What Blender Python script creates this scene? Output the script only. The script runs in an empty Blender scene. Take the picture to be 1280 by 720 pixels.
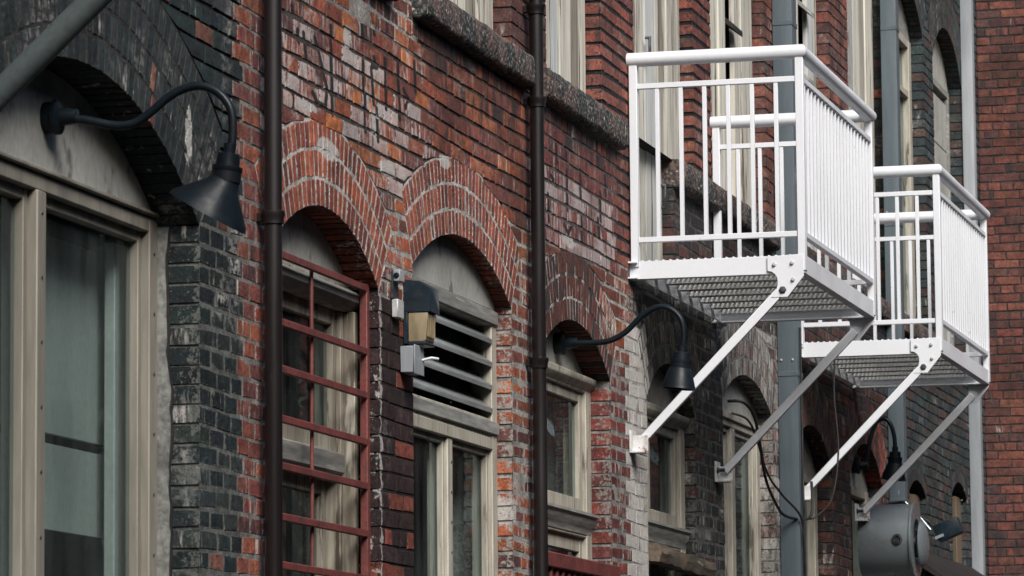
import bpy, bmesh, math, random
import numpy as np
from mathutils import Vector, Matrix
random.seed(11)
R = math.radians
sc = bpy.context.scene
COL = sc.collection

# ------------------------------------------------------------------ camera, sky, sun, exposure
CAM = Vector((4.615, 0.0, 1.6))
RM = np.array([[0.96887443, 0.24740881, -0.00843908],
               [0.03761399, -0.11343426, 0.99283325],
               [0.24467841, -0.96224818, -0.11920958]])      # world -> camera
cd = bpy.data.cameras.new('camera'); cam = bpy.data.objects.new('camera', cd); COL.objects.link(cam)
M4 = Matrix(RM.T.tolist()).to_4x4(); M4.translation = CAM
cam.matrix_world = M4
cd.sensor_width = 36.0; cd.lens = 146.25; cd.clip_start = 0.1; cd.clip_end = 600
cd.dof.use_dof = True; cd.dof.focus_distance = 19.5; cd.dof.aperture_fstop = 13.0
sc.camera = cam
SUN_DIR = Vector((0.43, -0.60, 0.66)).normalized()
w = bpy.data.worlds.new('World'); sc.world = w; w.use_nodes = True
nt = w.node_tree
sky = nt.nodes.new('ShaderNodeTexSky'); sky.sky_type = 'NISHITA'; sky.sun_disc = False
sky.sun_elevation = math.asin(SUN_DIR.z); sky.sun_rotation = math.atan2(SUN_DIR.x, SUN_DIR.y)
sky.air_density = 1.2; sky.dust_density = 3.0
nt.links.new(sky.outputs[0], nt.nodes['Background'].inputs[0]); nt.nodes['Background'].inputs[1].default_value = 0.078
sd = bpy.data.lights.new('sun', 'SUN'); sun = bpy.data.objects.new('sun', sd); COL.objects.link(sun)
sd.energy = 2.8; sd.angle = R(27); sd.color = (1.0, 0.965, 0.92)
sun.rotation_euler = (-SUN_DIR).to_track_quat('-Z', 'Y').to_euler(); sun.location = (5, 5, 14)
vs = sc.view_settings; vs.view_transform = 'Standard'; vs.look = 'None'; vs.gamma = 1.0; vs.use_curve_mapping = False
vs.exposure = 0.78

# ------------------------------------------------------------------ materials
def lk(t, a, b): t.links.new(a, b)
class N:
    """small node-tree writer"""
    def __init__(s, name):
        s.m = bpy.data.materials.new(name); s.m.use_nodes = True; s.t = s.m.node_tree
        s.b = s.t.nodes['Principled BSDF']; s.pos = s.t.nodes.new('ShaderNodeNewGeometry').outputs['Position']
    def new(s, k, **kw):
        n = s.t.nodes.new('ShaderNode' + k)
        for a, v in kw.items(): setattr(n, a, v)
        return n
    def inp(s, sock, v):
        if hasattr(v, 'links'): lk(s.t, v, sock)
        else:
            if isinstance(v, (tuple, list)) and len(v) == 3 and sock.type == 'RGBA': v = (*v, 1)
            sock.default_value = v
    def math(s, op, a, b=0.0, c=0.0, clamp=False):
        n = s.new('Math', operation=op, use_clamp=clamp)
        s.inp(n.inputs[0], a); s.inp(n.inputs[1], b); s.inp(n.inputs[2], c); return n.outputs[0]
    def vec(s, op, a, b=None, scale=None):
        n = s.new('VectorMath', operation=op); s.inp(n.inputs[0], a)
        if b is not None: s.inp(n.inputs[1], b)
        if scale is not None: s.inp(n.inputs[3], scale)
        return n
    def noise(s, scale, st=(1, 1, 1), det=3.0, rough=.55, off=(0, 0, 0)):
        v = s.vec('MULTIPLY', s.pos, st).outputs[0]
        v = s.vec('ADD', v, off).outputs[0]
        n = s.new('TexNoise'); s.inp(n.inputs['Vector'], v); n.inputs['Scale'].default_value = scale
        n.inputs['Detail'].default_value = det; n.inputs['Roughness'].default_value = rough
        return n.outputs['Fac']
    def ramp(s, f, lo, hi, a=0.0, b=1.0):
        n = s.new('MapRange', interpolation_type='SMOOTHSTEP'); s.inp(n.inputs[0], f)
        s.inp(n.inputs[1], lo); s.inp(n.inputs[2], hi); s.inp(n.inputs[3], a); s.inp(n.inputs[4], b); return n.outputs[0]
    def mix(s, f, a, b, mode='MIX'):
        n = s.new('Mix', data_type='RGBA', blend_type=mode); n.clamp_factor = True
        s.inp(n.inputs[0], f); s.inp(n.inputs[6], a); s.inp(n.inputs[7], b); return n.outputs[2]
    def attr(s, name): return s.new('Attribute', attribute_name=name)
    def bump(s, h, strength, dist=.004):
        n = s.new('Bump'); n.inputs['Strength'].default_value = strength; n.inputs['Distance'].default_value = dist
        s.inp(n.inputs['Height'], h); lk(s.t, n.outputs[0], s.b.inputs['Normal'])
    def out(s, col, rough=.6, metal=0.0, spec=.4):
        s.inp(s.b.inputs['Base Color'], col); s.inp(s.b.inputs['Roughness'], rough)
        s.inp(s.b.inputs['Metallic'], metal); s.b.inputs['Specular IOR Level'].default_value = spec
        return s.m

def weathered(name, c1, c2, sc=5, st=(1, 1, 1), lo=.45, hi=.62, rough=.6, metal=0.0, bump=.2, bsc=60, grain=.25, spec=.4, c3=None, lo3=.62, hi3=.7, sc3=18):
    n = N(name)
    c = n.mix(n.ramp(n.noise(sc, st, 4), lo, hi), c1, c2)
    g = n.noise(bsc, st, 3)
    c = n.mix(1.0, c, n.ramp(g, .25, .75, 1 - grain, 1 + grain), 'MULTIPLY')
    if c3: c = n.mix(n.ramp(n.noise(sc3, st, 5, .65, (3, 7, 1)), lo3, hi3), c, c3)
    n.bump(g, bump)
    return n.out(c, n.ramp(n.noise(sc * 2, st), .3, .7, max(.05, rough - .12), min(1, rough + .12)), metal, spec)

SEG1 = [[(15.31, 4.55), (15.32, 4.42), (15.33, 4.21)], [(15.1, 4.47), (15.16, 4.42), (15.21, 4.36), (15.26, 4.3), (15.24, 4.22)], [(15.76, 4.58), (15.75, 4.69), (15.85, 4.69), (15.91, 4.67), (15.92, 4.63)], [(15.76, 4.49), (15.77, 4.36)], [(15.88, 4.48), (15.91, 4.34)], [(16.08, 4.55), (16.09, 4.35)], [(16.27, 4.56), (16.3, 4.34)], [(16.52, 4.61), (16.54, 4.49)], [(15.78, 4.35), (15.79, 4.21)], [(15.95, 4.33), (15.97, 4.2)], [(15.92, 4.53), (15.96, 4.5), (15.89, 4.49)], [(14.96, 4.46), (14.99, 4.37)], [(14.88, 4.46), (14.89, 4.42)], [(16.36, 4.47), (16.43, 4.44), (16.38, 4.4)], [(16.01, 4.78), (16.03, 4.72), (15.98, 4.69)], [(15.08, 4.25), (15.14, 4.22), (15.21, 4.22)], [(14.81, 4.54), (14.83, 4.51)]]
SEG2 = [[(19.02, 4.63), (19.03, 4.55)], [(19.24, 4.54), (19.23, 4.44), (19.24, 4.35)], [(19.51, 4.58), (19.52, 4.45)], [(19.88, 4.77), (19.89, 4.65)], [(19.94, 4.53), (19.95, 4.39)], [(18.91, 4.47), (18.96, 4.46)], [(19.53, 4.36), (19.54, 4.23)], [(19.89, 4.39), (19.91, 4.3)], [(18.85, 4.37), (18.86, 4.25)], [(19.17, 4.27), (19.25, 4.24), (19.32, 4.28)], [(19.21, 4.64), (19.23, 4.58)], [(20.04, 4.67), (20.07, 4.54)]]

PATCH = [(18.10, 2.84, .10, .075), (15.94, 4.27, .075, .06), (15.27, 4.06, .15, .045), (16.10, 4.10, .14, .03), (15.0, 4.19, .14, .022), (17.0, 4.26, .10, .03), (19.25, 4.20, .15, .03), (13.60, 3.86, .04, .10), (15.55, 4.55, .06, .05)]
def patches(n, c, mid, st):
    """lime and filler smears at fixed places on the wall, and the bare stripe at the edge of the brown paint"""
    sep = n.new('SeparateXYZ'); lk(n.t, n.pos, sep.inputs[0]); Y_, Z_ = sep.outputs[1], sep.outputs[2]; d = None
    for y, z, ry, rz in PATCH:
        a = n.math('DIVIDE', n.math('SUBTRACT', Y_, y), ry); b = n.math('DIVIDE', n.math('SUBTRACT', Z_, z), rz)
        e = n.math('ADD', n.math('MULTIPLY', a, a), n.math('MULTIPLY', b, b)); d = e if d is None else n.math('MINIMUM', d, e)
    w1 = n.noise(19, (1, 1, 1), 5, .65, (8, 8, 1)); d = n.math('ADD', d, n.math('MULTIPLY', n.math('SUBTRACT', w1, .5), 3.2))
    c = n.mix(n.ramp(d, .65, 1.05, .85, 0), c, (.40, .39, .37))
    e = n.math('ABSOLUTE', n.math('SUBTRACT', n.math('ADD', Y_, n.math('MULTIPLY', n.math('SUBTRACT', w1, .5), .12)), 15.995))
    k = n.math('MULTIPLY', n.ramp(e, .006, .016, .85, 0), n.math('LESS_THAN', Z_, 3.58))
    return n.mix(k, c, (.36, .35, .33))
def brick_mat(name, strokes=None, white=(.43, .41, .39)):
    n = N(name)
    col = n.attr('col').outputs['Color']; par = n.new('SeparateColor'); lk(n.t, n.attr('par').outputs['Color'], par.inputs[0])
    wht, soot, blot = par.outputs[0], par.outputs[1], par.outputs[2]
    fine = n.noise(90, (1, 1, .8), 4, .65); mid = n.noise(22, (1, 1, 1), 4, .6)
    c = n.mix(1.0, col, n.ramp(mid, .25, .75, .55, 1.4), 'MULTIPLY')
    c = n.mix(1.0, c, n.ramp(n.noise(1.3, (1, 1, 1), 4, .6, (4, 1, 2)), .3, .7, .66, 1.28), 'MULTIPLY')
    c = n.mix(1.0, c, n.ramp(fine, .25, .75, .72, 1.28), 'MULTIPLY')
    # vertical run marks and lost paint
    st = n.noise(26, (1, 1, .22), 4, .6, (5, 2, 9)); lo = n.math('SUBTRACT', .98, wht)
    f = n.ramp(st, n.math('SUBTRACT', n.math('MULTIPLY', lo, .9), .06), n.math('ADD', n.math('MULTIPLY', lo, .9), .09))
    patch = n.ramp(n.noise(5.5, (1, 1, 1), 4, .6, (1, 8, 3)), .3, .6)
    f = n.math('MULTIPLY', f, n.math('MULTIPLY_ADD', patch, .6, .4))
    c = n.mix(n.math('MULTIPLY', f, .85), c, white)
    s2 = n.noise(14, (1, 1, .3), 4, .65, (9, 4, 2)); lo2 = n.math('MULTIPLY', n.math('SUBTRACT', .95, soot), .9)
    c = n.mix(n.math('MULTIPLY', n.ramp(s2, n.math('SUBTRACT', lo2, .1), n.math('ADD', lo2, .1)), .85), c, (.016, .022, .024))
    lime = n.math('MULTIPLY', n.ramp(n.noise(3.4, (1, 1, 1), 3, .5, (6, 3, 5)), .55, .68), n.ramp(n.noise(34, (1, .6, 1), 4, .65, (1, 1, 6)), .42, .6))
    c = n.mix(n.math('MULTIPLY', lime, blot), c, (.37, .355, .335))
    c = patches(n, c, mid, st)
    edge = n.attr('par').outputs['Alpha']; mcl = n.attr('mc').outputs['Color']
    rag = n.math('ADD', edge, n.math('MULTIPLY', n.math('SUBTRACT', n.noise(48, (1, 1, 1), 5, .7, (3, 9, 7)), .5), 2.6))
    rag = n.math('ADD', rag, n.math('MULTIPLY', n.math('SUBTRACT', n.noise(6, (1, 1, 1), 2, .5, (2, 5, 1)), .5), 1.2))
    rag = n.math('MULTIPLY_ADD', blot, .28, rag)
    c = n.mix(n.ramp(rag, 1.08, 1.30, 0, .92), c, n.mix(1.0, mcl, n.ramp(fine, .25, .75, .65, 1.3), 'MULTIPLY'))
    # small pits and lime specks
    c = n.mix(n.math('MULTIPLY', n.ramp(n.noise(150, (1, 1, 1), 2, .5, (2, 2, 2)), .69, .75), .6), c, (.33, .31, .29))
    c = n.mix(n.math('MULTIPLY', n.ramp(n.noise(70, (1, 1, 1), 3, .6, (7, 1, 4)), .62, .7), .7), c, (.03, .022, .02))
    if strokes:
        sep = n.new('SeparateXYZ'); lk(n.t, n.pos, sep.inputs[0])
        cmb = n.new('CombineXYZ'); lk(n.t, sep.outputs[1], cmb.inputs[0]); lk(n.t, sep.outputs[2], cmb.inputs[1])
        d = None
        for L in strokes:
            for a, b in zip(L[:-1], L[1:]):
                ba = (b[0] - a[0], b[1] - a[1], 0); q = ba[0] ** 2 + ba[1] ** 2
                pa = n.vec('SUBTRACT', cmb.outputs[0], (a[0], a[1], 0)).outputs[0]
                h = n.math('DIVIDE', n.vec('DOT_PRODUCT', pa, ba).outputs['Value'], q, clamp=True)
                e = n.vec('SUBTRACT', pa, n.vec('SCALE', ba, scale=h).outputs[0]).outputs[0]
                e = n.vec('MULTIPLY', e, (.62, 1, 1)).outputs[0]
                e = n.vec('LENGTH', e).outputs['Value']
                d = e if d is None else n.math('MINIMUM', d, e)
        d = n.math('ADD', d, n.math('MULTIPLY', n.math('SUBTRACT', mid, .5), .014))
        k = n.math('MULTIPLY', n.ramp(d, .010, .017, 1, 0), n.ramp(st, .2, .36, .45, .97))
        c = n.mix(k, c, (.012, .012, .014))
    h = n.math('ADD', n.math('MULTIPLY', mid, .8), fine)
    n.bump(h, .75, .006)
    return n.out(c, n.ramp(mid, .3, .7, .72, .95), 0, .25)

MB_BRICK = brick_mat('brick'); MB_SIGN1 = brick_mat('brick_old_sign', SEG1, (.46, .42, .41)); MB_SIGN2 = brick_mat('brick_faded_sign', SEG2, (.40, .35, .345))

def mortar_mat():
    n = N('mortar'); col = n.attr('col').outputs['Color']
    a = n.noise(60, (1, 1, 1), 4, .65); b = n.noise(9, (1, 1, 1), 4, .6)
    c = n.mix(1.0, col, n.ramp(a, .25, .75, .6, 1.35), 'MULTIPLY'); c = n.mix(1.0, c, n.ramp(b, .3, .7, .6, 1.3), 'MULTIPLY')
    c = patches(n, c, b, a)
    n.bump(n.math('ADD', a, b), .9, .006)
    return n.out(c, .95, 0, .2)
M_MORTAR = mortar_mat()
def stone_mat():
    n = N('sill_stone')
    v = n.new('TexVoronoi'); v.inputs['Scale'].default_value = 42; lk(n.t, n.vec('ADD', n.pos, (0, 0, 0)).outputs[0], v.inputs['Vector'])
    big = n.noise(7, (1, 1, 1), 4, .6); a = n.noise(55, (1, 1, 1), 4, .7)
    c = n.mix(n.ramp(v.outputs['Distance'], .1, .6), (.17, .157, .145), (.028, .032, .034))
    c = n.mix(n.ramp(big, .42, .6), c, (.13, .09, .078)); c = n.mix(n.ramp(a, .5, .62, 0, .85), c, (.022, .028, .03))
    c = n.mix(n.ramp(n.noise(40, (1, 1, 1), 2, .5, (4, 4, 4)), .63, .7), c, (.34, .3, .26))
    n.bump(n.math('ADD', n.math('MULTIPLY', v.outputs['Distance'], -1), a), 1.0, .008)
    return n.out(c, .95, 0, .2)
M_STONE = stone_mat()
VS = (1, 1, .05)
M_CREAM = weathered('cream_paint', (.34, .32, .27), (.25, .23, .19), 7, (1, 1, .12), .45, .7, .62, bump=.35, bsc=45, grain=.22, c3=(.11, .092, .074), lo3=.585, hi3=.69, sc3=20)
M_CREAM_DIM = weathered('dimmed_cream_frame_paint', (.215, .20, .168), (.155, .143, .122), 6, (1, 1, .1), .42, .7, .55, bump=.15, bsc=45, grain=.12, c3=(.09, .08, .068), lo3=.66, hi3=.76, sc3=14)  # cream paint made darker: dimness at the near end is put into the colour
M_PEEL = weathered('peeling_cream_paint', (.29, .27, .22), (.20, .18, .145), 9, (1, 1, .06), .42, .6, .75, bump=.6, bsc=50, grain=.3, c3=(.055, .042, .032), lo3=.57, hi3=.64, sc3=20)
M_PEEL2 = weathered('bare_flaking_timber', (.20, .18, .145), (.10, .085, .065), 9, (1, 1, .15), .42, .6, .8, bump=.7, bsc=50, grain=.3, c3=(.34, .32, .27), lo3=.55, hi3=.62, sc3=14)
M_BOARD = weathered('weathered_board_paint', (.55, .53, .455), (.38, .365, .32), 8, (1, 1, .05), .4, .66, .7, bump=.5, bsc=44, grain=.22, c3=(.11, .085, .062), lo3=.55, hi3=.63, sc3=19)
M_BLUEBOARD = weathered('pale_blue_board_paint', (.42, .445, .445), (.46, .45, .40), 8, (1, 1, .05), .4, .66, .7, bump=.5, bsc=44, grain=.2, c3=(.13, .10, .08), lo3=.57, hi3=.66, sc3=19)
M_TYMP = weathered('grey_board', (.33, .33, .305), (.25, .255, .235), 3.2, (1, 1, .6), .4, .7, .65, bump=.25, bsc=40, grain=.12, c3=(.115, .112, .1), lo3=.55, hi3=.72, sc3=10)
M_GREYWOOD = weathered('grey_wood', (.24, .24, .225), (.16, .16, .15), 6, (1, .12, 1), .42, .65, .7, bump=.4, bsc=50, grain=.25, c3=(.4, .39, .34), lo3=.6, hi3=.7, sc3=14)
M_LOUVRE = weathered('grey_louvre_paint', (.19, .205, .205), (.13, .14, .14), 5, (1, .2, 1), .42, .65, .5, bump=.2, bsc=50, grain=.15)
M_WHITE = weathered('white_steel_paint', (.64, .665, .705), (.59, .615, .65), 3, (1, 1, 1), .4, .8, .4, bump=.0, bsc=60, grain=.02, spec=.4, c3=(.33, .24, .16), lo3=.665, hi3=.77, sc3=13)
M_FOOT = weathered('rusting_white_steel', (.60, .61, .62), (.46, .44, .41), 16, (1, 1, .5), .45, .7, .5, bump=.15, bsc=50, grain=.1, c3=(.20, .10, .05), lo3=.57, hi3=.66, sc3=22)
M_GALV = weathered('galvanised_steel', (.50, .51, .51), (.38, .39, .39), 12, (1, 1, 1), .4, .65, .5, .35, bump=.1, bsc=70, grain=.15)
M_TREAD = weathered('grey_tread_paint', (.55, .56, .55), (.44, .45, .44), 12, (1, 1, 1), .4, .65, .5, 0, bump=.1, bsc=70, grain=.12)
M_BOLT = weathered('dark_bolt_steel', (.10, .11, .12), (.05, .05, .055), 20, rough=.4, metal=.7, bump=.1)
M_BRPIPE = weathered('brown_pipe_paint', (.009, .007, .0075), (.006, .005, .0055), 4, (1, 1, .1), .4, .7, .42, bump=.06, bsc=40, grain=.15, c3=(.09, .08, .08), lo3=.7, hi3=.76, sc3=30)
M_BLUEPIPE = weathered('blue_grey_duct_paint', (.075, .098, .114), (.055, .073, .087), 4, (1, 1, .12), .4, .7, .45, bump=.08, bsc=30, grain=.1, c3=(.33, .36, .38), lo3=.68, hi3=.75, sc3=24)
M_PALEDUCT = weathered('pale_grey_duct_paint', (.26, .28, .30), (.19, .21, .23), 4, (1, 1, .12), .4, .7, .5, bump=.08, bsc=30, grain=.1)
M_POLE = weathered('grey_green_pole_paint', (.06, .075, .076), (.042, .053, .056), 4, (1, 1, 1), .4, .7, .38, bump=.08, bsc=50, grain=.12)
M_BLACK = weathered('black_lamp_enamel', (.006, .010, .014), (.005, .007, .010), 6, rough=.42, bump=.04, grain=.1, spec=.18)
M_NAVY = weathered('dark_blue_enamel', (.010, .021, .030), (.008, .015, .021), 6, rough=.35, bump=.05, grain=.15, spec=.5)
M_WIRE = weathered('black_rubber', (.012, .012, .013), (.02, .02, .02), 9, rough=.55, bump=.05)
M_LENS = weathered('tan_lens_plastic', (.24, .195, .125), (.16, .13, .08), 14, (1, 1, .35), .4, .65, .35, bump=.15, bsc=30, grain=.15, c3=(.10, .07, .035), lo3=.62, hi3=.7)
M_RED = weathered('red_oxide_paint', (.145, .040, .036), (.095, .030, .028), 7, (1, 1, 1), .42, .65, .5, bump=.15, bsc=60, grain=.2, c3=(.06, .035, .028), lo3=.58, hi3=.67, sc3=26)
M_STEEL = weathered('brushed_steel', (.30, .345, .37), (.26, .30, .325), 2, (1, .3, 1), .3, .8, .3, .6, bump=.0, bsc=160, grain=.05)
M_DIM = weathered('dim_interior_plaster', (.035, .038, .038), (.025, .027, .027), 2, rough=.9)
M_PANEL = weathered('pale_interior_panel', (.40, .42, .40), (.33, .35, .335), 2.5, (1, 1, .6), rough=.7, bump=.05, grain=.08)
M_CONC = weathered('cement_render', (.17, .175, .165), (.11, .115, .11), 8, rough=.95, bump=.8, bsc=50, grain=.35)
M_DARKREND = weathered('dark_render', (.05, .058, .06), (.035, .042, .045), 1.5, rough=.9, bump=.5, bsc=30)
M_PLANK = weathered('old_brown_timber', (.11, .085, .06), (.05, .042, .033), 9, (1, .15, 1), .4, .65, .8, bump=.8, bsc=40, grain=.35, c3=(.24, .2, .15), lo3=.64, hi3=.72)
M_TAN = weathered('tan_plywood', (.12, .09, .058), (.08, .062, .042), 7, (1, 1, .08), .4, .65, .8, bump=.4, bsc=40, grain=.25)
M_PAVE = weathered('alley_asphalt', (.055, .055, .055), (.04, .04, .042), 1.2, rough=.9, bump=.6, bsc=90, grain=.3)
M_AWN = weathered('black_canvas', (.010, .009, .009), (.016, .014, .014), 5, rough=.75, bump=.2)
def glass_mat(name, d0, d1):
    m = bpy.data.materials.new(name); m.use_nodes = True; t = m.node_tree; t.nodes.remove(t.nodes['Principled BSDF'])
    lw = t.nodes.new('ShaderNodeLayerWeight'); lw.inputs[0].default_value = .5
    pw = t.nodes.new('ShaderNodeMath'); pw.operation = 'POWER'; pw.inputs[1].default_value = 5.0; lk(t, lw.outputs['Facing'], pw.inputs[0])
    fr = t.nodes.new('ShaderNodeMath'); fr.operation = 'MULTIPLY_ADD'; fr.inputs[1].default_value = .95; fr.inputs[2].default_value = .045; lk(t, pw.outputs[0], fr.inputs[0])
    tr = t.nodes.new('ShaderNodeBsdfTransparent'); tr.inputs[0].default_value = (.70, .78, .78, 1)
    gl = t.nodes.new('ShaderNodeBsdfGlossy'); gl.inputs['Roughness'].default_value = .03; gl.inputs[0].default_value = (.42, .50, .52, 1)
    mx = t.nodes.new('ShaderNodeMixShader'); lk(t, fr.outputs[0], mx.inputs[0]); lk(t, tr.outputs[0], mx.inputs[1]); lk(t, gl.outputs[0], mx.inputs[2])
    nz = t.nodes.new('ShaderNodeTexNoise'); nz.inputs['Scale'].default_value = 3.5
    bp = t.nodes.new('ShaderNodeBump'); bp.inputs['Strength'].default_value = .05; bp.inputs['Distance'].default_value = .02
    lk(t, nz.outputs[0], bp.inputs['Height']); lk(t, bp.outputs[0], gl.inputs['Normal'])
    df = t.nodes.new('ShaderNodeBsdfDiffuse'); df.inputs[0].default_value = (.34, .40, .40, 1)
    ge = t.nodes.new('ShaderNodeNewGeometry'); mp = t.nodes.new('ShaderNodeVectorMath'); mp.operation = 'MULTIPLY'; mp.inputs[1].default_value = (1, 1, .18); lk(t, ge.outputs['Position'], mp.inputs[0])
    n2 = t.nodes.new('ShaderNodeTexNoise'); n2.inputs['Scale'].default_value = 11; n2.inputs['Detail'].default_value = 5; lk(t, mp.outputs[0], n2.inputs['Vector'])
    rm = t.nodes.new('ShaderNodeMapRange'); rm.inputs[1].default_value = .3; rm.inputs[2].default_value = .75; rm.inputs[3].default_value = d0; rm.inputs[4].default_value = d1; lk(t, n2.outputs[0], rm.inputs[0])
    m2 = t.nodes.new('ShaderNodeMixShader'); lk(t, rm.outputs[0], m2.inputs[0]); lk(t, mx.outputs[0], m2.inputs[1]); lk(t, df.outputs[0], m2.inputs[2])
    lk(t, m2.outputs[0], t.nodes['Material Output'].inputs[0]); return m
M_GLASS = glass_mat('window_glass', .005, .07); M_DUSTY = glass_mat('dusty_window_glass', .03, .10)

# ------------------------------------------------------------------ mesh helpers
class MB:
    def __init__(s): s.v = []; s.f = []
    def _add(s, vs, fs):
        o = len(s.v); s.v += [tuple(v) for v in vs]; s.f += [tuple(i + o for i in f) for f in fs]; return s
    BF = [(0, 2, 3, 1), (4, 5, 7, 6), (0, 1, 5, 4), (2, 6, 7, 3), (0, 4, 6, 2), (1, 3, 7, 5)]
    def box(s, x0, x1, y0, y1, z0, z1):
        return s._add([(x, y, z) for x in (x0, x1) for y in (y0, y1) for z in (z0, z1)], [(a, b, c, d) for a, b, c, d in
               [(0, 1, 3, 2), (4, 6, 7, 5), (0, 4, 5, 1), (2, 3, 7, 6), (0, 2, 6, 4), (1, 5, 7, 3)]])
    def bar(s, a, b, w, h, up=(0, 0, 1)):
        a = Vector(a); b = Vector(b); d = (b - a).normalized(); u = Vector(up)
        x = d.cross(u).normalized(); y = x.cross(d).normalized()
        vs = []
        for p in (a, b):
            for i in (-1, 1):
                for j in (-1, 1): vs.append(p + x * (i * w / 2) + y * (j * h / 2))
        return s._add(vs, [(0, 1, 3, 2), (4, 6, 7, 5), (0, 4, 5, 1), (2, 3, 7, 6), (0, 2, 6, 4), (1, 5, 7, 3)])
    def tube(s, pts, r, n=12, cap=True):
        pts = [Vector(p) for p in pts]; rs = r if isinstance(r, (list, tuple)) else [r] * len(pts)
        ds = [(pts[i + 1] - pts[i]).normalized() for i in range(len(pts) - 1)]
        t0 = ds[0]; ref = Vector((0, 0, 1)) if abs(t0.z) < .9 else Vector((0, 1, 0))
        u = t0.cross(ref).normalized(); vs = []
        for i, p in enumerate(pts):
            d = ds[max(0, i - 1)]; v = d.cross(u)
            t = d if i in (0, len(pts) - 1) else (ds[i - 1] + ds[i]).normalized()
            for q in range(n):
                a = 2 * math.pi * q / n; e = u * math.cos(a) + v * math.sin(a)
                e = e - d * (e.dot(t) / max(.2, d.dot(t))); vs.append(p + e * rs[i])
            if 0 < i < len(pts) - 1: u = d.rotation_difference(ds[i]) @ u
        fs = []
        for i in range(len(pts) - 1):
            for q in range(n):
                a = i * n + q; b = i * n + (q + 1) % n; fs.append((a, b, b + n, a + n))
        if cap: fs.append(tuple(range(n - 1, -1, -1))); fs.append(tuple((len(pts) - 1) * n + q for q in range(n)))
        return s._add(vs, fs)
    def lathe(s, o, d, prof, n=24):
        o = Vector(o); d = Vector(d).normalized()
        pts = [o + d * t for t, _ in prof]
        ref = Vector((0, 0, 1)) if abs(d.z) < .9 else Vector((0, 1, 0))
        u = d.cross(ref).normalized(); v = d.cross(u); vs = []
        for p, (t, r) in zip(pts, prof):
            for q in range(n):
                a = 2 * math.pi * q / n; vs.append(p + u * (r * math.cos(a)) + v * (r * math.sin(a)))
        fs = []
        for i in range(len(prof) - 1):
            for q in range(n):
                a = i * n + q; b = i * n + (q + 1) % n; fs.append((a, b, b + n, a + n))
        return s._add(vs, fs)
    def prism(s, poly, ext):
        poly = [Vector(p) for p in poly]; e = Vector(ext); n = len(poly)
        return s._add(poly + [p + e for p in poly], [tuple(range(n - 1, -1, -1)), tuple(range(n, 2 * n))] + [(i, (i + 1) % n, (i + 1) % n + n, i + n) for i in range(n)])
    def mesh(s, name, mat, bevel=0.0, seg=1, fix=True):
        me = bpy.data.meshes.new(name); bm = bmesh.new()
        vs = [bm.verts.new(v) for v in s.v]
        for f in s.f:
            try: bm.faces.new([vs[i] for i in f])
            except ValueError: pass
        if fix: bmesh.ops.recalc_face_normals(bm, faces=bm.faces)
        if bevel:
            ed = [e for e in bm.edges if len(e.link_faces) == 2 and e.calc_face_angle(0) > R(35)]
            bmesh.ops.bevel(bm, geom=ed, offset=bevel, segments=seg, profile=.6, affect='EDGES', clamp_overlap=True)
        bm.to_mesh(me); bm.free()
        for p in me.polygons: p.use_smooth = True
        me.set_sharp_from_angle(angle=R(38)); me.materials.append(mat)
        return me
def link(name, me, parent=None, loc=None):
    o = bpy.data.objects.new(name, me); COL.objects.link(o)
    if parent is not None:
        o.parent = parent
        pm = Matrix.Identity(4); q = parent
        while q is not None: pm = Matrix.Translation(q.location) @ pm; q = q.parent
        if parent.parent is None: o.matrix_parent_inverse = Matrix.Translation(-parent.location)
    if loc is not None: o.location = loc
    return o
def obj(name, mb, mat, parent=None, bevel=0.0, seg=1): return link(name, mb.mesh(name, mat, bevel, seg), parent)
def tag(o, label, cat, group=None):
    o['label'] = label; o['category'] = cat
    if group: o['group'] = group
    return o
def thing(name, label, cat, loc, group=None):
    o = bpy.data.objects.new(name, None); COL.objects.link(o); o.location = loc; o.empty_display_size = .2
    return tag(o, label, cat, group)
def smoothpts(P, k=6):
    P = [Vector(p) for p in P]; Q = [P[0]] + P + [P[-1]]; out = []
    for i in range(1, len(Q) - 2):
        a, b, c, d = Q[i - 1], Q[i], Q[i + 1], Q[i + 2]
        for j in range(k):
            t = j / k
            out.append(.5 * ((2 * b) + (c - a) * t + (2 * a - 5 * b + 4 * c - d) * t * t + (3 * b - a - 3 * c + d) * t ** 3))
    out.append(P[-1]); return out
def proj(p):
    q = RM @ (np.array(p) - np.array(CAM)); return 512 + 4160 * q[0] / -q[2], 288 - 4160 * q[1] / -q[2]

# ------------------------------------------------------------------ ground
g = MB().box(-60, 160, -60, 200, -.2, 0.0)
o = obj('alley_pavement', g, M_PAVE); o['kind'] = 'structure'

# ------------------------------------------------------------------ the long facade: openings
RT = .113
class Op:
    def __init__(s, y0, y1, zb, apex, spring, rings, floor='g'):
        s.y0, s.y1, s.zb, s.apex, s.spring, s.rings = y0, y1, zb, apex, spring, rings
        s.yc = (y0 + y1) / 2; h = (y1 - y0) / 2; s.h = h; rise = apex - spring
        if rings: s.R = (h * h + rise * rise) / (2 * rise); s.zc = apex - s.R; s.tan = h / (spring - s.zc); s.Ro = s.R + rings * RT
    def top(s, y):
        if not s.rings: return s.apex
        return s.zc + math.sqrt(max(0, s.R ** 2 - min(abs(y - s.yc), s.h) ** 2))
    def block(s, z):
        """half-open interval of y the wall bricks must stay out of at height z"""
        if z < s.zb: return None
        if not s.rings: return (s.y0, s.y1) if z < s.apex else None
        if z <= s.spring: return (s.y0, s.y1)
        if z >= s.zc + s.Ro: return None
        hw = min(math.sqrt(s.Ro ** 2 - (z - s.zc) ** 2), (z - s.zc) * s.tan)
        return (s.yc - hw, s.yc + hw)
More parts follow.
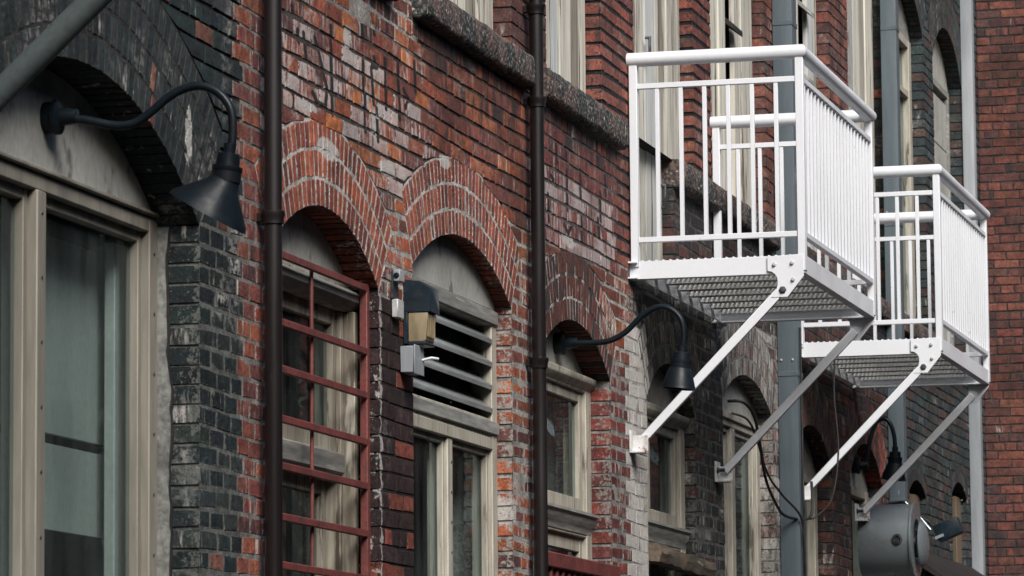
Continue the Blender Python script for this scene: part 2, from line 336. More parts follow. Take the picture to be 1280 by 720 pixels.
W = [Op(11.47, 13.717, .5, 3.945, 3.565, 4), Op(14.55, 15.97, .9, 3.83, 3.597, 3), Op(16.48, 18.135, .3, 3.975, 3.757, 3),
     Op(18.66, 20.12, .9, 3.83, 3.608, 3), Op(20.96, 22.18, .9, 3.83, 3.60, 3), Op(22.95, 24.455, .3, 3.965, 3.78, 3),
     Op(25.1, 26.5, .3, 3.85, 3.60, 3), Op(27.2, 28.52, .3, 3.89, 3.64, 3), Op(29.72, 30.52, .9, 3.80, 3.70, 1), Op(31.85, 32.66, .9, 3.93, 3.82, 1)]
UZ = 4.955
U = [Op(14.45, 15.9, UZ, 7.5, 7.22, 3), Op(16.75, 18.17, UZ, 7.5, 7.22, 3), Op(18.85, 20.0, UZ, 7.5, 7.24, 3), Op(20.75, 22.24, UZ, 7.5, 7.22, 3),
     Op(22.75, 24.36, UZ, 7.5, 7.22, 3), Op(25.2, 26.65, UZ, 7.5, 7.22, 3), Op(27.4, 28.9, UZ, 7.5, 7.22, 3), Op(29.45, 30.8, UZ, 7.47, 7.2, 3), Op(31.3, 32.84, UZ, 7.48, 7.14, 3)]
DOOR = Op(20.75, 21.70, 4.2, UZ, UZ, 0)
SILLS = [(14.2, 16.13), (16.49, 18.42), (18.64, 20.32), (21.70, 24.5), (24.95, 26.85), (27.2, 29.1), (29.3, 31.0), (31.15, 33.0)]
SZ0, SZ1 = 4.80, 4.952
OPS = W + U + [DOOR]
SOBS = [Op(a + .012, b - .012, SZ0 + .008, SZ1, SZ1, 0) for a, b in SILLS]

RED = [(.21, .060, .036), (.25, .072, .040), (.165, .051, .035), (.125, .044, .036), (.285, .098, .046), (.175, .058, .042), (.23, .065, .036), (.085, .037, .033), (.145, .055, .043)]
def jit(c, k=.18):
    f = 1 + random.uniform(-k, k); return tuple(max(0, v * f * (1 + random.uniform(-.06, .06))) for v in c)
def zone(y, z):
    """name of the surface history of the wall at (y, z)"""
    if y < 14.17: return 'dark' if z < 3.72 and y > 13 else 'darktop'
    if y < 14.44: return 'redside'
    if z > 4.95:
        if y > 28.95: return 'teal'
        if 19.95 < y < 20.8: return 'pierblack'
        if 22.2 < y < 22.8: return 'pierblack'
        return 'pier'
    if 14.44 <= y < 16.75 and 3.98 < z < 4.66: return 'sign1'
    if 18.5 < y < 20.3 and 4.12 < z < 4.8: return 'sign2'
    if 15.93 < y < 16.5 and z < 3.54: return 'brown'
    if 20.2 < y < 20.9 and z > 4.2: return 'pierblack'
    if y > 28.7: return 'teal'
    if y > 24.9: return 'sootred'
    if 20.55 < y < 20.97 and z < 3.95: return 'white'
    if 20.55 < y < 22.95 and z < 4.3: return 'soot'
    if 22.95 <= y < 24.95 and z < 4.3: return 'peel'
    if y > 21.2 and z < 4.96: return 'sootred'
    if 18.0 < y < 18.75 and z < 3.75: return 'orange'
    if 18.2 < y < 20.6 and z < 3.72: return 'limered'
    if 16.6 < y < 18.5 and z > 4.18: return 'raked'
    return 'red'
#        palette,              white, soot,  joint, mortar colour,        mortar depth
Z = {
 'dark':   ([(.012, .020, .022), (.009, .015, .018), (.018, .024, .025)], (.10, .30), (.0, .2), .013, (.092, .098, .092), .0012),
 'darktop': ([(.016, .024, .026), (.012, .018, .021), (.024, .029, .03)], (.10, .31), (.0, .2), .010, (.014, .015, .015), .006),
 'pier':   ([(.13, .046, .034), (.165, .056, .039), (.10, .04, .033), (.085, .038, .034)], (.05, .3), (.1, .36), .0105, (.06, .053, .049), .004),
 'pierblack': ([(.145, .05, .038), (.18, .06, .042), (.115, .043, .036)], (.0, .25), (.1, .35), .018, (.016, .02, .022), .004),
 'sign1':  (RED, (.30, .66), (.0, .25), .011, (.05, .043, .04), .003),
 'sign2':  ([(.12, .04, .038), (.15, .045, .038), (.17, .053, .043)], (.34, .58), (.05, .28), .012, (.08, .072, .07), .003),
 'brown':  ([(.026, .014, .015), (.032, .0165, .017), (.022, .013, .0145)], (.0, .12), (.0, .15), .008, (.016, .011, .011), .003),
 'teal':   ([(.030, .042, .045), (.045, .048, .048), (.055, .036, .032), (.024, .034, .038)], (.05, .32), (.1, .4), .013, (.03, .036, .039), .004),
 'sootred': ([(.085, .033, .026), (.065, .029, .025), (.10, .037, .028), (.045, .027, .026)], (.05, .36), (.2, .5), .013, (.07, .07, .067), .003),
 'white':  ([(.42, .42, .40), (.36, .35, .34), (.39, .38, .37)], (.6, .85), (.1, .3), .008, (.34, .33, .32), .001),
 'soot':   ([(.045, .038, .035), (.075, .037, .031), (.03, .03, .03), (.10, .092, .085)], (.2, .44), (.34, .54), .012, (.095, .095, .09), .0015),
 'peel':   ([(.12, .058, .047), (.14, .047, .037), (.18, .165, .15), (.25, .24, .225)], (.32, .58), (.24, .46), .011, (.185, .18, .168), .0012),
 'orange': (RED + [(.30, .09, .036), (.28, .078, .034)], (.10, .34), (.0, .2), .019, (.25, .24, .225), .0008),
 'limered': ([(.14, .034, .028), (.11, .032, .029), (.165, .042, .032), (.09, .03, .028)], (.15, .4), (.0, .28), .015, (.2, .195, .185), .001),
 'raked':  ([(.175, .056, .037), (.21, .065, .039), (.145, .05, .036), (.12, .045, .038), (.235, .08, .042)], (.02, .34), (.1, .34), .0105, (.045, .037, .033), .004),
 'redside': ([(.125, .040, .034), (.15, .046, .036), (.10, .037, .034), (.19, .06, .036)], (.1, .36), (.1, .34), .012, (.16, .15, .142), .0012),
 'red':    (RED, (.12, .4), (.0, .26), .013, (.31, .295, .275), .0012),
}
def style(y, z):
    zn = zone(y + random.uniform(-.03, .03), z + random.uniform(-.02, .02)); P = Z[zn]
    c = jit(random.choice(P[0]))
    if zn[:4] == 'dark' and random.random() < (.16 if z > 3.85 and y > 13.2 else .02): c = jit((.11, .045, .035))
    if zn == 'brown' and random.random() < .16: c = jit((.17, .05, .035))
    if zn == 'sign1' and random.random() < .16: c = jit((.36, .12, .05))
    wv = random.uniform(*P[1]); s = random.uniform(*P[2])
    if 4.5 < z < 4.82 and any(a < y < b for a, b in SILLS): s += .22 * (z - 4.45) / .3; wv *= .6
    if zn in ('red', 'sign1') and random.random() < .18: wv *= .3
    return zn, c, (wv, s, {'red': .85, 'orange': .9, 'limered': .9, 'sign1': .6, 'raked': .35, 'peel': .9, 'soot': .8, 'dark': .8, 'darktop': .4}.get(zn, .25) * random.uniform(.6, 1.1)), P[3]
M_BY = {'sign1': MB_SIGN1, 'sign2': MB_SIGN2}

def brick_verts(q, xo, depth, ch=.0025, jx=.0007):
    """q: quad (u, v) counter-clockwise. 12 vertices (u, v, w): back, shoulder, face"""
    cu = sum(p[0] for p in q) / 4; cv = sum(p[1] for p in q) / 4; V = []
    for (u, v) in q: V.append((u, v, -depth))
    jj = [(random.uniform(-.0020, .0020), random.uniform(-.0022, .0022)) for _ in q]
    for (u, v), j in zip(q, jj): V.append((u + j[0], v + j[1], xo - ch * random.uniform(.7, 1.8)))
    for (u, v), j in zip(q, jj):
        k = ch * random.uniform(.7, 1.7); k2 = ch * random.uniform(.6, 1.5)
        V.append((u + j[0] + (k if u < cu else -k), v + j[1] + (k2 if v < cv else -k2), xo + random.uniform(-jx, jx)))
    a = min(.017, .33 * abs(q[1][0] - q[0][0])); b = min(.017, .33 * abs(q[2][1] - q[1][1]))
    for (u, v) in q: V.append((u + (a if u < cu else -a), v + (b if v < cv else -b), xo + random.uniform(0, jx)))
    return V
BFACES = [(12, 13, 14, 15)] + [(i + k, (i + 1) % 4 + k, (i + 1) % 4 + k + 4, i + k + 4) for k in (0, 4, 8) for i in range(4)]
EDGE = [0.35] * 4 + [1.0] * 8 + [0.0] * 4

def mesh_from(name, V, F, col, par, mat, mc=None):
    me = bpy.data.meshes.new(name); me.from_pydata(V, [], F); n = len(V)
    a = me.attributes.new('col', 'FLOAT_COLOR', 'POINT'); a.data.foreach_set('color', np.c_[np.array(col, np.float32), np.ones(n, np.float32)].ravel().astype(np.float32))
    if par is not None:
        b = me.attributes.new('par', 'FLOAT_COLOR', 'POINT'); b.data.foreach_set('color', np.array(par, np.float32).ravel())
    if mc is not None:
        e_ = me.attributes.new('mc', 'FLOAT_COLOR', 'POINT'); e_.data.foreach_set('color', np.c_[np.array(mc, np.float32), np.ones(n, np.float32)].ravel().astype(np.float32))
    me.materials.append(mat); me.update(); return me

CH = .0715
def lay(u0, u1, z0, z1, obstacles, styler, fmap, edge_depth=.155):
    """courses of bricks on a wall; returns a list of (verts, col, par, zone, px_area)"""
    out = []; k0 = int(z0 / CH); k1 = int(z1 / CH)
    for k in range(k0, k1):
        za, zt = k * CH, (k + 1) * CH; zm = (za + zt) / 2
        obs = []
        for ob in obstacles:
            m = ob.block(zm)
            if m is None: continue
            a = ob.block(za + .004) or m; b = ob.block(zt - .004) or m
            obs.append((a[0], a[1], b[0], b[1], zm <= ob.spring))
        obs.sort(); segs = []; L = (u0, u0, False)
        for ob in obs:
            if ob[0] > L[0] - .001: segs.append((L, (ob[0], ob[2], ob[4])))
            if ob[1] > L[0]: L = (ob[1], ob[3], ob[4])
        segs.append((L, (u1, u1, False)))
        header = (k % 6 == 0); step0 = .106 if header else .212; shift0 = .053 if header else (k % 2) * .106
        
        for L, Rr in segs:
            if Rr[0] - L[0] < .03: continue
            step, shift = (.148, (k % 2) * .074) if u0 < 10 and Rr[0] < 15 and zm < 3.9 else (step0, shift0)
            i = math.floor((min(L[0], L[1]) - shift) / step); cuts = []
            while True:
                a = i * step + shift; i += 1
                if a > max(Rr[0], Rr[1]): break
                if a > max(L[0], L[1]) + .05 and a < min(Rr[0], Rr[1]) - .05: cuts.append(a + random.uniform(-.012, .012))
            E = [(L[0], L[1], True)] + [(c, c, False) for c in cuts] + [(Rr[0], Rr[1], True)]
            for e, (A, B) in enumerate(zip(E[:-1], E[1:])):
                um = (A[0] + B[0] + A[1] + B[1]) / 4
                zn, col, par, jt = styler(um, zm)
                vj = min(jt, .012) / 2; la = vj if not A[2] else 0.001; lb = vj if not B[2] else 0.001
                if A[2] and not L[2] and L[0] > u0: la = .006
                if B[2] and not Rr[2] and Rr[0] < u1: lb = .006
                zz0 = za + jt / 2 + random.uniform(-.0015, .0015); zz1 = zt - jt / 2 + random.uniform(-.0015, .0015)
                wa, wb_ = (.005 * math.sin(c_ * 1.9 + k * .35) + .003 * math.sin(c_ * 4.7 + k * .8) for c_ in (A[0], B[0]))
                q = [(A[0] + la, zz0 + wa), (B[0] - lb, zz0 + wb_), (B[1] - lb, zz1 + wb_), (A[1] + la, zz1 + wa)]
                if min(q[1][0] - q[0][0], q[2][0] - q[3][0]) < .012: continue
                edge = (A[2] and L[2]) or (B[2] and Rr[2])
                xo = random.gauss(.0006, .0006) + (random.random() < .06) * random.uniform(-.004, .003)
                V = [fmap(*p) for p in brick_verts(q, xo, edge_depth if edge else .035, .004 if zn in ('orange', 'limered', 'peel', 'soot') else .0026)]
                P = [proj(V[j]) for j in (8, 9, 10, 11)]; area = 0.0
                if all(-20 < p[0] < 1044 and -10 < p[1] < 586 for p in P):
                    area = abs(sum(P[j][0] * P[(j + 1) % 4][1] - P[(j + 1) % 4][0] * P[j][1] for j in range(4))) / 2
                out.append((V, col, par, zn, area))
    return out
def bmc(b): return b[5] if len(b) > 5 else (Z[b[3]][4] if b[3] in Z else (.03, .027, .025))
def emit(bricks, parent, limit=300, one='brick', rest='brick_courses'):
    order = sorted(range(len(bricks)), key=lambda i: -bricks[i][4]); top = set(i for i in order[:limit] if bricks[i][4] > 25)
    groups = {}
    for i, b in enumerate(bricks):
        mt = M_BY.get(b[3], MB_BRICK)
        if i in top:
            link(one, mesh_from(one, b[0], BFACES, [b[1]] * 16, [(*b[2], e) for e in EDGE], mt, [bmc(b)] * 16), parent)
        else: groups.setdefault(mt.name, []).append(b)
    V = []; F = []; C = []; P = []; K = []; mi = []; mats = sorted(groups)
    for gi, gname in enumerate(mats):
        for b in groups[gname]:
            o_ = len(V); V += b[0]; F += [tuple(j + o_ for j in f) for f in BFACES]; C += [b[1]] * 16; P += [(*b[2], e) for e in EDGE]; K += [bmc(b)] * 16; mi += [gi] * 13
    if V:
        me = mesh_from(rest, V, F, C, P, bpy.data.materials[mats[0]], K)
        for m_ in mats[1:]: me.materials.append(bpy.data.materials[m_])
        me.polygons.foreach_set('material_index', mi)
        r_ = link(rest, me, parent); r_['kind'] = 'stuff'

BLD = thing('brick_building', 'long weathered brick building with arched windows, soot, peeling paint and faded painted lettering', 'building', (-.4, 21.6, 0))
YA, YB, ZTOP = 9.6, 33.795, 8.9
# mortar bed behind the bricks
def mdep(y, z):
    d = Z[zone(y, z)][5]
    return -(d + .0006 * math.sin(y * 31 + z * 17) + .0005 * math.sin(y * 83 - z * 61 + 1.3))
def mcol(y, z): return Z[zone(y, z)][4]
yb = {YA, YB}
for ob in OPS: yb |= {ob.y0, ob.y1}
yb |= set(np.round(np.arange(YA, YB, .075), 4).tolist()); ys = sorted(yb); ys = [ys[0]] + [b for a, b in zip(ys[:-1], ys[1:]) if b - a > 1e-4]
V = []; F = []; C = []
for a, b in zip(ys[:-1], ys[1:]):
    m = (a + b) / 2; sp = sorted([ob for ob in OPS if ob.y0 < m < ob.y1], key=lambda ob: ob.zb); cur = (0.0, 0.0); iv = []
    for ob in sp:
        if ob.zb - max(cur) > .002: iv.append((cur, (ob.zb, ob.zb)))
        cur = (ob.top(a), ob.top(b))
    iv.append((cur, (ZTOP, ZTOP)))
    for lo, hi in iv:
        n = max(1, int((hi[0] - lo[0]) / .085)); o_ = len(V)
        for i in range(n + 1):
            for yy, l, h in ((a, lo[0], hi[0]), (b, lo[1], hi[1])):
                z = l + (h - l) * i / n; V.append((mdep(yy, z), yy, z)); C.append(mcol(m, z))
        for i in range(n): F.append((o_ + 2 * i, o_ + 2 * i + 1, o_ + 2 * i + 3, o_ + 2 * i + 2))
WALL = link('wall', mesh_from('wall', V, F, C, None, M_MORTAR), BLD)
# reveals: mortar faces of jambs and soffits
V = []; F = []; C = []
def quad(p, c):
    o_ = len(V); V.extend(p); F.append((o_, o_ + 1, o_ + 2, o_ + 3)); C.extend([c] * 4)
for ob in OPS:
    cc = mcol(ob.y1 + .05, min(ob.spring, ob.zb + 1)); xa, xb = -.004, -.34
    n = max(2, int((ob.spring - ob.zb) / .2))
    for i in range(n):
        z0 = ob.zb + (ob.spring - ob.zb) * i / n; z1 = ob.zb + (ob.spring - ob.zb) * (i + 1) / n
        quad([(xb, ob.y1 + .007, z0), (xa, ob.y1 + .007, z0), (xa, ob.y1 + .007, z1), (xb, ob.y1 + .007, z1)], mcol(ob.y1 + .05, z0))
        quad([(xa, ob.y0 - .007, z0), (xb, ob.y0 - .007, z0), (xb, ob.y0 - .007, z1), (xa, ob.y0 - .007, z1)], mcol(ob.y0 - .05, z0))
    quad([(xb, ob.y0, ob.zb - .007), (xb, ob.y1, ob.zb - .007), (xa, ob.y1, ob.zb - .007), (xa, ob.y0, ob.zb - .007)], cc)
    if ob.rings:
        th = math.atan(ob.tan); n = 24; rr = ob.R + .007
        for i in range(n):
            a = -th + 2 * th * i / n; b = -th + 2 * th * (i + 1) / n
            p = [(ob.yc + rr * math.sin(t), ob.zc + rr * math.cos(t)) for t in (a, b)]
            quad([(xa, *p[0]), (xa, *p[1]), (xb, *p[1]), (xb, *p[0])], cc)
link('reveal', mesh_from('reveal', V, F, C, None, M_MORTAR), BLD)
fac = lambda u, v, w_: (w_, u, v)
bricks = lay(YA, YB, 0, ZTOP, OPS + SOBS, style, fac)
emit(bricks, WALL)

# arches of voussoirs
def arch(ob, idx, single):
    th = math.atan(ob.tan); bl = []
    mc = {0: (.03, .03, .029), 1: (.36, .345, .325), 2: (.38, .365, .345), 3: (.05, .045, .042)}.get(idx, mcol(ob.yc, ob.zc + ob.R + .1))
    for r in range(ob.rings):
        r0 = ob.R + r * RT; r1 = r0 + RT - .012; n = max(6, int(round(2 * th * (r0 + .05) / .058)))
        off = random.uniform(-.2, .2) * 0
        for i in range(n):
            a0 = -th + 2 * th * i / n; a1 = -th + 2 * th * (i + 1) / n; ga = (.0062 + random.uniform(-.0015, .002)) / r0; am = (a0 + a1) / 2
            y = ob.yc + (r0 + .05) * math.sin(am); z = ob.zc + (r0 + .05) * math.cos(am)
            zn, col, par, jt = style(y, z)
            if idx == 3:
                col = jit(random.choice([(.085, .03, .024), (.105, .035, .026), (.065, .028, .025)])); par = (random.uniform(.0, .25), random.uniform(.15, .45), 0); zn = 'red'
                if y > 19.9 and r > 0: col = jit(random.choice(RED)); par = (.4, .1, 0)
            elif idx in (1, 2):
                col = jit(random.choice([(.225, .060, .036), (.185, .052, .034), (.26, .072, .039), (.14, .045, .034)])); par = (random.uniform(.05, .3), random.uniform(0, .25), .12); zn = 'red'
            elif idx == 7:
                col = jit((.2, .05, .035)) if y > 28.1 else col; zn = 'red'
            elif zn in ('sign1', 'sign2'): zn = 'red'
            j0 = random.uniform(-.004, .002)
            q = [(ob.yc + rr * math.sin(aa), ob.zc + rr * math.cos(aa)) for rr, aa in ((r0 + j0 if r else r0, a0 + ga), (r0 + j0 if r else r0, a1 - ga), (r1 + j0, a1 - ga), (r1 + j0, a0 + ga))]
            cen = ob.yc + (r0 + .05) * math.sin(am)
            Vv = [fac(*p) for p in brick_verts_polar(q, random.gauss(.0005, .0006), .16 if r == 0 else .04)]
            bl.append((Vv, col, par, zn, 100.0 if single else 0.0, mc))
    # radial bed: mortar fillet showing between rings
    me = MB(); A = link('arch', None, BLD) if False else None
    vs = []; fs = []; cs = []; n = 30; 
    for i in range(n + 1):
        t = -th + 2 * th * i / n
        for rr in (ob.R + .001, ob.R + .11, ob.R + .22, ob.Ro - .004):
            vs.append((-.0012 - .0006 * math.sin(i * 2.3 + rr * 40), ob.yc + rr * math.sin(t), ob.zc + rr * math.cos(t))); cs.append(mc)
    for i in range(n):
        for j in range(3): fs.append((i * 4 + j, (i + 1) * 4 + j, (i + 1) * 4 + j + 1, i * 4 + j + 1))
    A = link('arch', mesh_from('arch', vs, fs, cs, None, M_MORTAR), BLD)
    emit(bl, A, 300 if single else 0, 'voussoir', 'voussoir_ring')
def brick_verts_polar(q, xo, depth, ch=.002):
    cu = sum(p[0] for p in q) / 4; cv = sum(p[1] for p in q) / 4; V = [(u, v, -depth) for u, v in q]
    V += [(u, v, xo - ch * random.uniform(.8, 1.6)) for u, v in q]
    for u, v in q:
        d = Vector((cu - u, cv - v)); d.normalize(); k = ch * random.uniform(1.0, 1.9); V.append((u + d.x * k, v + d.y * k, xo + random.uniform(-.0007, .0007)))
    for u, v in q: V.append((u + (cu - u) * .45, v + (cv - v) * .45, xo + random.uniform(0, .0008)))
    return V
for i, ob in enumerate(W): arch(ob, i, i < 4)
for i, ob in enumerate(U): arch(ob, 20 + i, False)

# stone sills
for a, b in SILLS:
    m = MB(); n = 26; prof = [(-.16, SZ0), (.045, SZ0), (.062, SZ0 + .02), (.064, SZ1 - .03), (.05, SZ1 - .004), (-.16, SZ1 + .012)]
    vs = []
    for i in range(n + 1):
        y = a + (b - a) * i / n
        for j, (x, z) in enumerate(prof):
            k = 0 if j in (0, 5) else 1
            vs.append((x + k * random.uniform(-.004, .004), y, z + k * random.uniform(-.004, .004)))
    fs = [(i * 6 + j, (i + 1) * 6 + j, (i + 1) * 6 + (j + 1) % 6, i * 6 + (j + 1) % 6) for i in range(n) for j in range(6)] + [tuple(range(6)), tuple(n * 6 + j for j in range(5, -1, -1))]
    m._add(vs, fs); obj('window_sill', m, M_STONE, BLD, .004)

# ------------------------------------------------------------------ windows
def tympanum(ob, z0, x, par, mat=M_TYMP, th=.03):
    n = 20; pts = []
    zz = [(ob.yc + ob.R * math.sin(t), ob.zc + ob.R * math.cos(t)) for t in np.linspace(-math.atan(ob.tan), math.atan(ob.tan), n)]
    P = [(x, ob.y0 + .002, z0), (x, ob.y1 - .002, z0)]
    top = [(x, max(ob.y0 + .002, min(ob.y1 - .002, y)), z - .003) for y, z in reversed(zz) if z > z0 + .01]
    return obj('tympanum', MB().prism(P + top, (-th, 0, 0)), mat, par)
def rect(m, y0, y1, z0, z1, w, x0, x1, wb=None, wt=None):
    """frame of four butted bars, front face x1, back x0"""
    wb = wb or w; wt = wt or w
    m.box(x0, x1, y0, y0 + w, z0, z1); m.box(x0, x1, y1 - w, y1, z0, z1)
    m.box(x0, x1 - .002, y0 + w, y1 - w, z0, z0 + wb); m.box(x0, x1 - .002, y0 + w, y1 - w, z1 - wt, z1); return m
def pane(y0, y1, z0, z1, x, par, M_GLASS=M_GLASS): return link('pane', MB()._add([(x, y0, z0), (x, y1, z0), (x, y1, z1), (x, y0, z1)], [(0, 1, 2, 3)]).mesh('pane', M_GLASS, fix=False), par)
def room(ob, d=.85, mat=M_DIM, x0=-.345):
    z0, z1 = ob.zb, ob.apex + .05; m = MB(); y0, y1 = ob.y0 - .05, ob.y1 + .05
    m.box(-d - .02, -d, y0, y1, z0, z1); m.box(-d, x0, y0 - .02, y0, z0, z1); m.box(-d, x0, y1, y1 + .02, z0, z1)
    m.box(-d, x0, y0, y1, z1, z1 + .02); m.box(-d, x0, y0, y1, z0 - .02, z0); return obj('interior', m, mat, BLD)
def sash(name, y0, y1, z0, z1, x, par, mat, w=.05, wb=None, wt=None, mull=(), mw=.045, t=.04):
    """one glazed leaf: bars from x-t to x, pane behind"""
    m = rect(MB(), y0, y1, z0, z1, w, x - t, x, wb, wt)
    for y in mull: m.box(x - t, x - .001, y - mw / 2, y + mw / 2, z0 + (wb or w), z1 - (wt or w))
    o_ = obj(name, m, mat, par, .003)
    e = [y0 + w] + [q for y in mull for q in (y - mw / 2, y + mw / 2)] + [y1 - w]
    for a, b in zip(e[0::2], e[1::2]): pane(a - .004, b + .004, z0 + (wb or w) - .004, z1 - (wt or w) + .004, x - t * .6, par if par.parent is not BLD or True else par)
    return o_

# W1: wide shop window
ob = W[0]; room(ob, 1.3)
X = -.15
m = rect(MB(), ob.y0 + .01, ob.y1 - .01, .55, 3.588, .085, X - .09, X, .1, .055)
m.box(X - .09, X + .003, 12.52, 12.60, .65, 3.533)
m.box(X - .03, X + .016, ob.y0 + .02, ob.y1 - .02, 3.590, 3.606)
f1 = obj('window', m, M_CREAM_DIM, BLD, .004)
tympanum(ob, 3.607, X - .004, f1)
zs_ = np.linspace(.5, 3.56, 92); w_ = [0.0]
for _ in zs_[1:]: w_.append(max(-.011, min(.011, w_[-1] * .9 + random.uniform(-.006, .006))))
ed = [(-.112 + a, z) for a, z in zip(w_, zs_)]
obj('crack', MB().prism([(-.16, ob.y1 - .006, .5)] + [(x + .0075 + random.uniform(-.003, .003), ob.y1 - .006, z) for x, z in ed] + [(-.16, ob.y1 - .006, 3.56)], (0, .008, 0)), M_AWN, f1)
obj('cement_fillet', MB().prism([(-.165, ob.y1 - .012, .5)] + [(x, ob.y1 - .012, z) for x, z in ed] + [(-.165, ob.y1 - .012, 3.56)], (0, .0055, 0)), M_CONC, f1)
for (a, b) in ((ob.y0 + .096, 12.514), (12.606, ob.y1 - .096)):
    mm = rect(MB(), a, b, .651, 3.532, .035, X - .075, X - .03); obj('glazing_bead', mm, M_CREAM_DIM, f1, .003)
    pane(a + .03, b - .03, .68, 3.5, X - .06, f1, M_DUSTY)
# screws on the frame
for yy in (12.56, ob.y1 - .05):
    for k in range(7):
        obj('screw', MB().lathe((X + .003 if yy < 13 else X, yy, 2.2 + k * .21), (1, 0, 0), [(0, .006), (.003, .006), (.004, .0)], 8), M_BOLT, f1)
m = MB().box(-.37, -.35, 12.70, 13.72, 2.80, 3.47); obj('interior_panel', m, M_PANEL, f1)
m = MB().box(-.37, -.35, 12.70, 13.72, 2.475, 2.765); obj('interior_panel', m, M_PANEL, f1)
m = MB().box(-.31, -.27, 13.60, 13.72, .6, 3.5); obj('interior_stile', m, M_PANEL, f1, .004)
m = MB().box(-.31, -.27, 12.62, 12.68, .6, 3.5); obj('interior_stile', m, M_PANEL, f1, .004)
m = MB().box(-.33, -.30, 11.9, 12.35, .6, 3.5); obj('interior_stile', m, M_PANEL, f1, .004)

# W2: old sash window behind the red grille
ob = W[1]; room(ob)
X = -.145
m = MB()
m.box(X - .1, X + .012, ob.y1 - .088, ob.y1 - .0551, .95, 3.50); m.box(X - .1, X + .012, ob.y0 + .0551, ob.y0 + .088, .95, 3.50)
m.box(X - .1, -.11, ob.y0 + .003, ob.y1 - .003, 3.502, 3.60)
f2 = obj('window', m, M_PEEL, BLD, .004)
for a in (ob.y1 - .055, ob.y0 + .003): obj('jamb_lining', MB().box(X - .1, -.085, a, a + .052, .95, 3.50), M_PEEL2, f2, .003)
mm = MB().prism([(-.108, 0, 3.502), (-.07, 0, 3.535), (-.066, 0, 3.56), (-.085, 0, 3.58), (-.108, 0, 3.585)], (0, ob.y1 - ob.y0 - .02, 0))
mm.v = [(a, b + ob.y0 + .01, c) for a, b, c in mm.v]; obj('head_moulding', mm, M_GREYWOOD, f2)
tympanum(ob, 3.602, -.12, f2)
a, b = ob.y0 + .09, ob.y1 - .09
sash('upper_sash', a, b, 2.93, 3.50, X - .005, f2, M_PEEL, .055, .075, .06, ((a + b) / 2 - .22,))
sash('lower_sash', a, b, 1.2, 2.84, X - .05, f2, M_PEEL, .055, .09, .075, ((a + b) / 2 - .22,))
obj('meeting_rail', MB().box(X - .09, X + .03, a, b, 2.842, 2.928), M_GREYWOOD, f2, .008)

# W3: louvred head over two panes
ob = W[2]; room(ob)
X = -.07
m = rect(MB(), ob.y0 + .004, ob.y1 - .004, .35, 3.742, .09, X - .1, X, .1, .075)
m.box(X - .1, X + .004, ob.y0 + .0945, ob.y1 - .0945, 3.105, 3.16); m.box(X - .1, X - .003, ob.y0 + .0945, ob.y1 - .0945, 3.161, 3.245)
m.box(X - .1, X - .004, 17.29, 17.37, .45, 3.104)
f3 = obj('window', m, M_CREAM, BLD, .004)
obj('louvre_rail', MB().box(X - .06, X + .012, ob.y0 + .01, ob.y1 - .01, 3.175, 3.232), M_GREYWOOD, f3, .004)
obj('louvre_rail', MB().box(X - .02, X + .012, ob.y0 + .01, ob.y1 - .01, 3.672, 3.735), M_GREYWOOD, f3, .004)
tympanum(ob, 3.744, X - .005, f3)
for k in range(4):
    z = 3.27 + k * .104
    q = [(X + .004, z), (X + .004, z + .022), (X - .085, z + .088), (X - .085, z + .07)]
    mm = MB().prism([(x, ob.y0 + .096, zz) for x, zz in q], (0, ob.y1 - ob.y0 - .192, 0)); obj('slat', mm, M_LOUVRE, f3, .002)
obj('louvre_backing', MB().box(X - .13, X - .12, ob.y0 + .05, ob.y1 - .05, 3.2, 3.72), M_AWN, f3)
for a, b in ((ob.y0 + .095, 17.289), (17.371, ob.y1 - .095)):
    obj('glazing_bead', rect(MB(), a, b, .451, 3.103, .025, X - .05, X - .02), M_CREAM, f3, .003); pane(a + .02, b - .02, .47, 3.09, X - .045, f3)
for k in range(8): obj('screw', MB().lathe((X - .004, 17.345, 2.35 + k * .13), (1, 0, 0), [(0, .006), (.003, .006), (.004, 0)], 8), M_BOLT, f3)

# W4: timber window with moulded cornice and transom
def timber_window(ob, X, z_head, z_sill, y_mull=None, w=.11, low=True):
    room(ob)
    m = rect(MB(), ob.y0 + .004, ob.y1 - .004, .95, z_head, w, X - .12, X, .1, .06)
    m.box(X - .12, X - .004, ob.y0 + w, ob.y1 - w, z_sill - .11, z_sill)
    f = obj('window', m, M_CREAM, BLD, .004)
    c = [(X + .001, z_head - .05), (X + .03, z_head - .02), (X + .034, z_head + .01), (X - .03, z_head + .025), (X - .03, z_head - .05)]
    obj('cornice', MB().prism([(x, ob.y0 + .006, z) for x, z in c], (0, ob.y1 - ob.y0 - .012, 0)), M_CREAM, f, .003)
    tympanum(ob, z_head + .026, X - .03, f)
    a, b = ob.y0 + w + .002, ob.y1 - w - .002
    sash('upper_sash', a, b, z_sill + .002, z_head - .062, X - .02, f, M_CREAM, .06, .08, .05, (y_mull,) if y_mull else (), .05)
    c = [(X + .001, z_sill - .095), (X + .008, z_sill - .06), (X + .022, z_sill - .045), (X + .026, z_sill - .02), (X + .04, z_sill - .008), (X + .04, z_sill + .006), (X - .002, z_sill + .012), (X - .002, z_sill - .095)]
    obj('sill_moulding', MB().prism([(x, ob.y0 + .03, z) for x, z in c], (0, ob.y1 - ob.y0 - .06, 0)), M_GREYWOOD, f)
    if low: sash('lower_sash', a, b, 1.1, z_sill - .112, X - .025, f, M_CREAM, .06, .08, .07, (y_mull,) if y_mull else (), .05)
    return f
f4 = timber_window(W[3], -.10, 3.60, 2.93, 19.22)
f5 = timber_window(W[4], -.06, 3.58, 2.97, 21.36)
pl = MB(); n = 14; vs = []
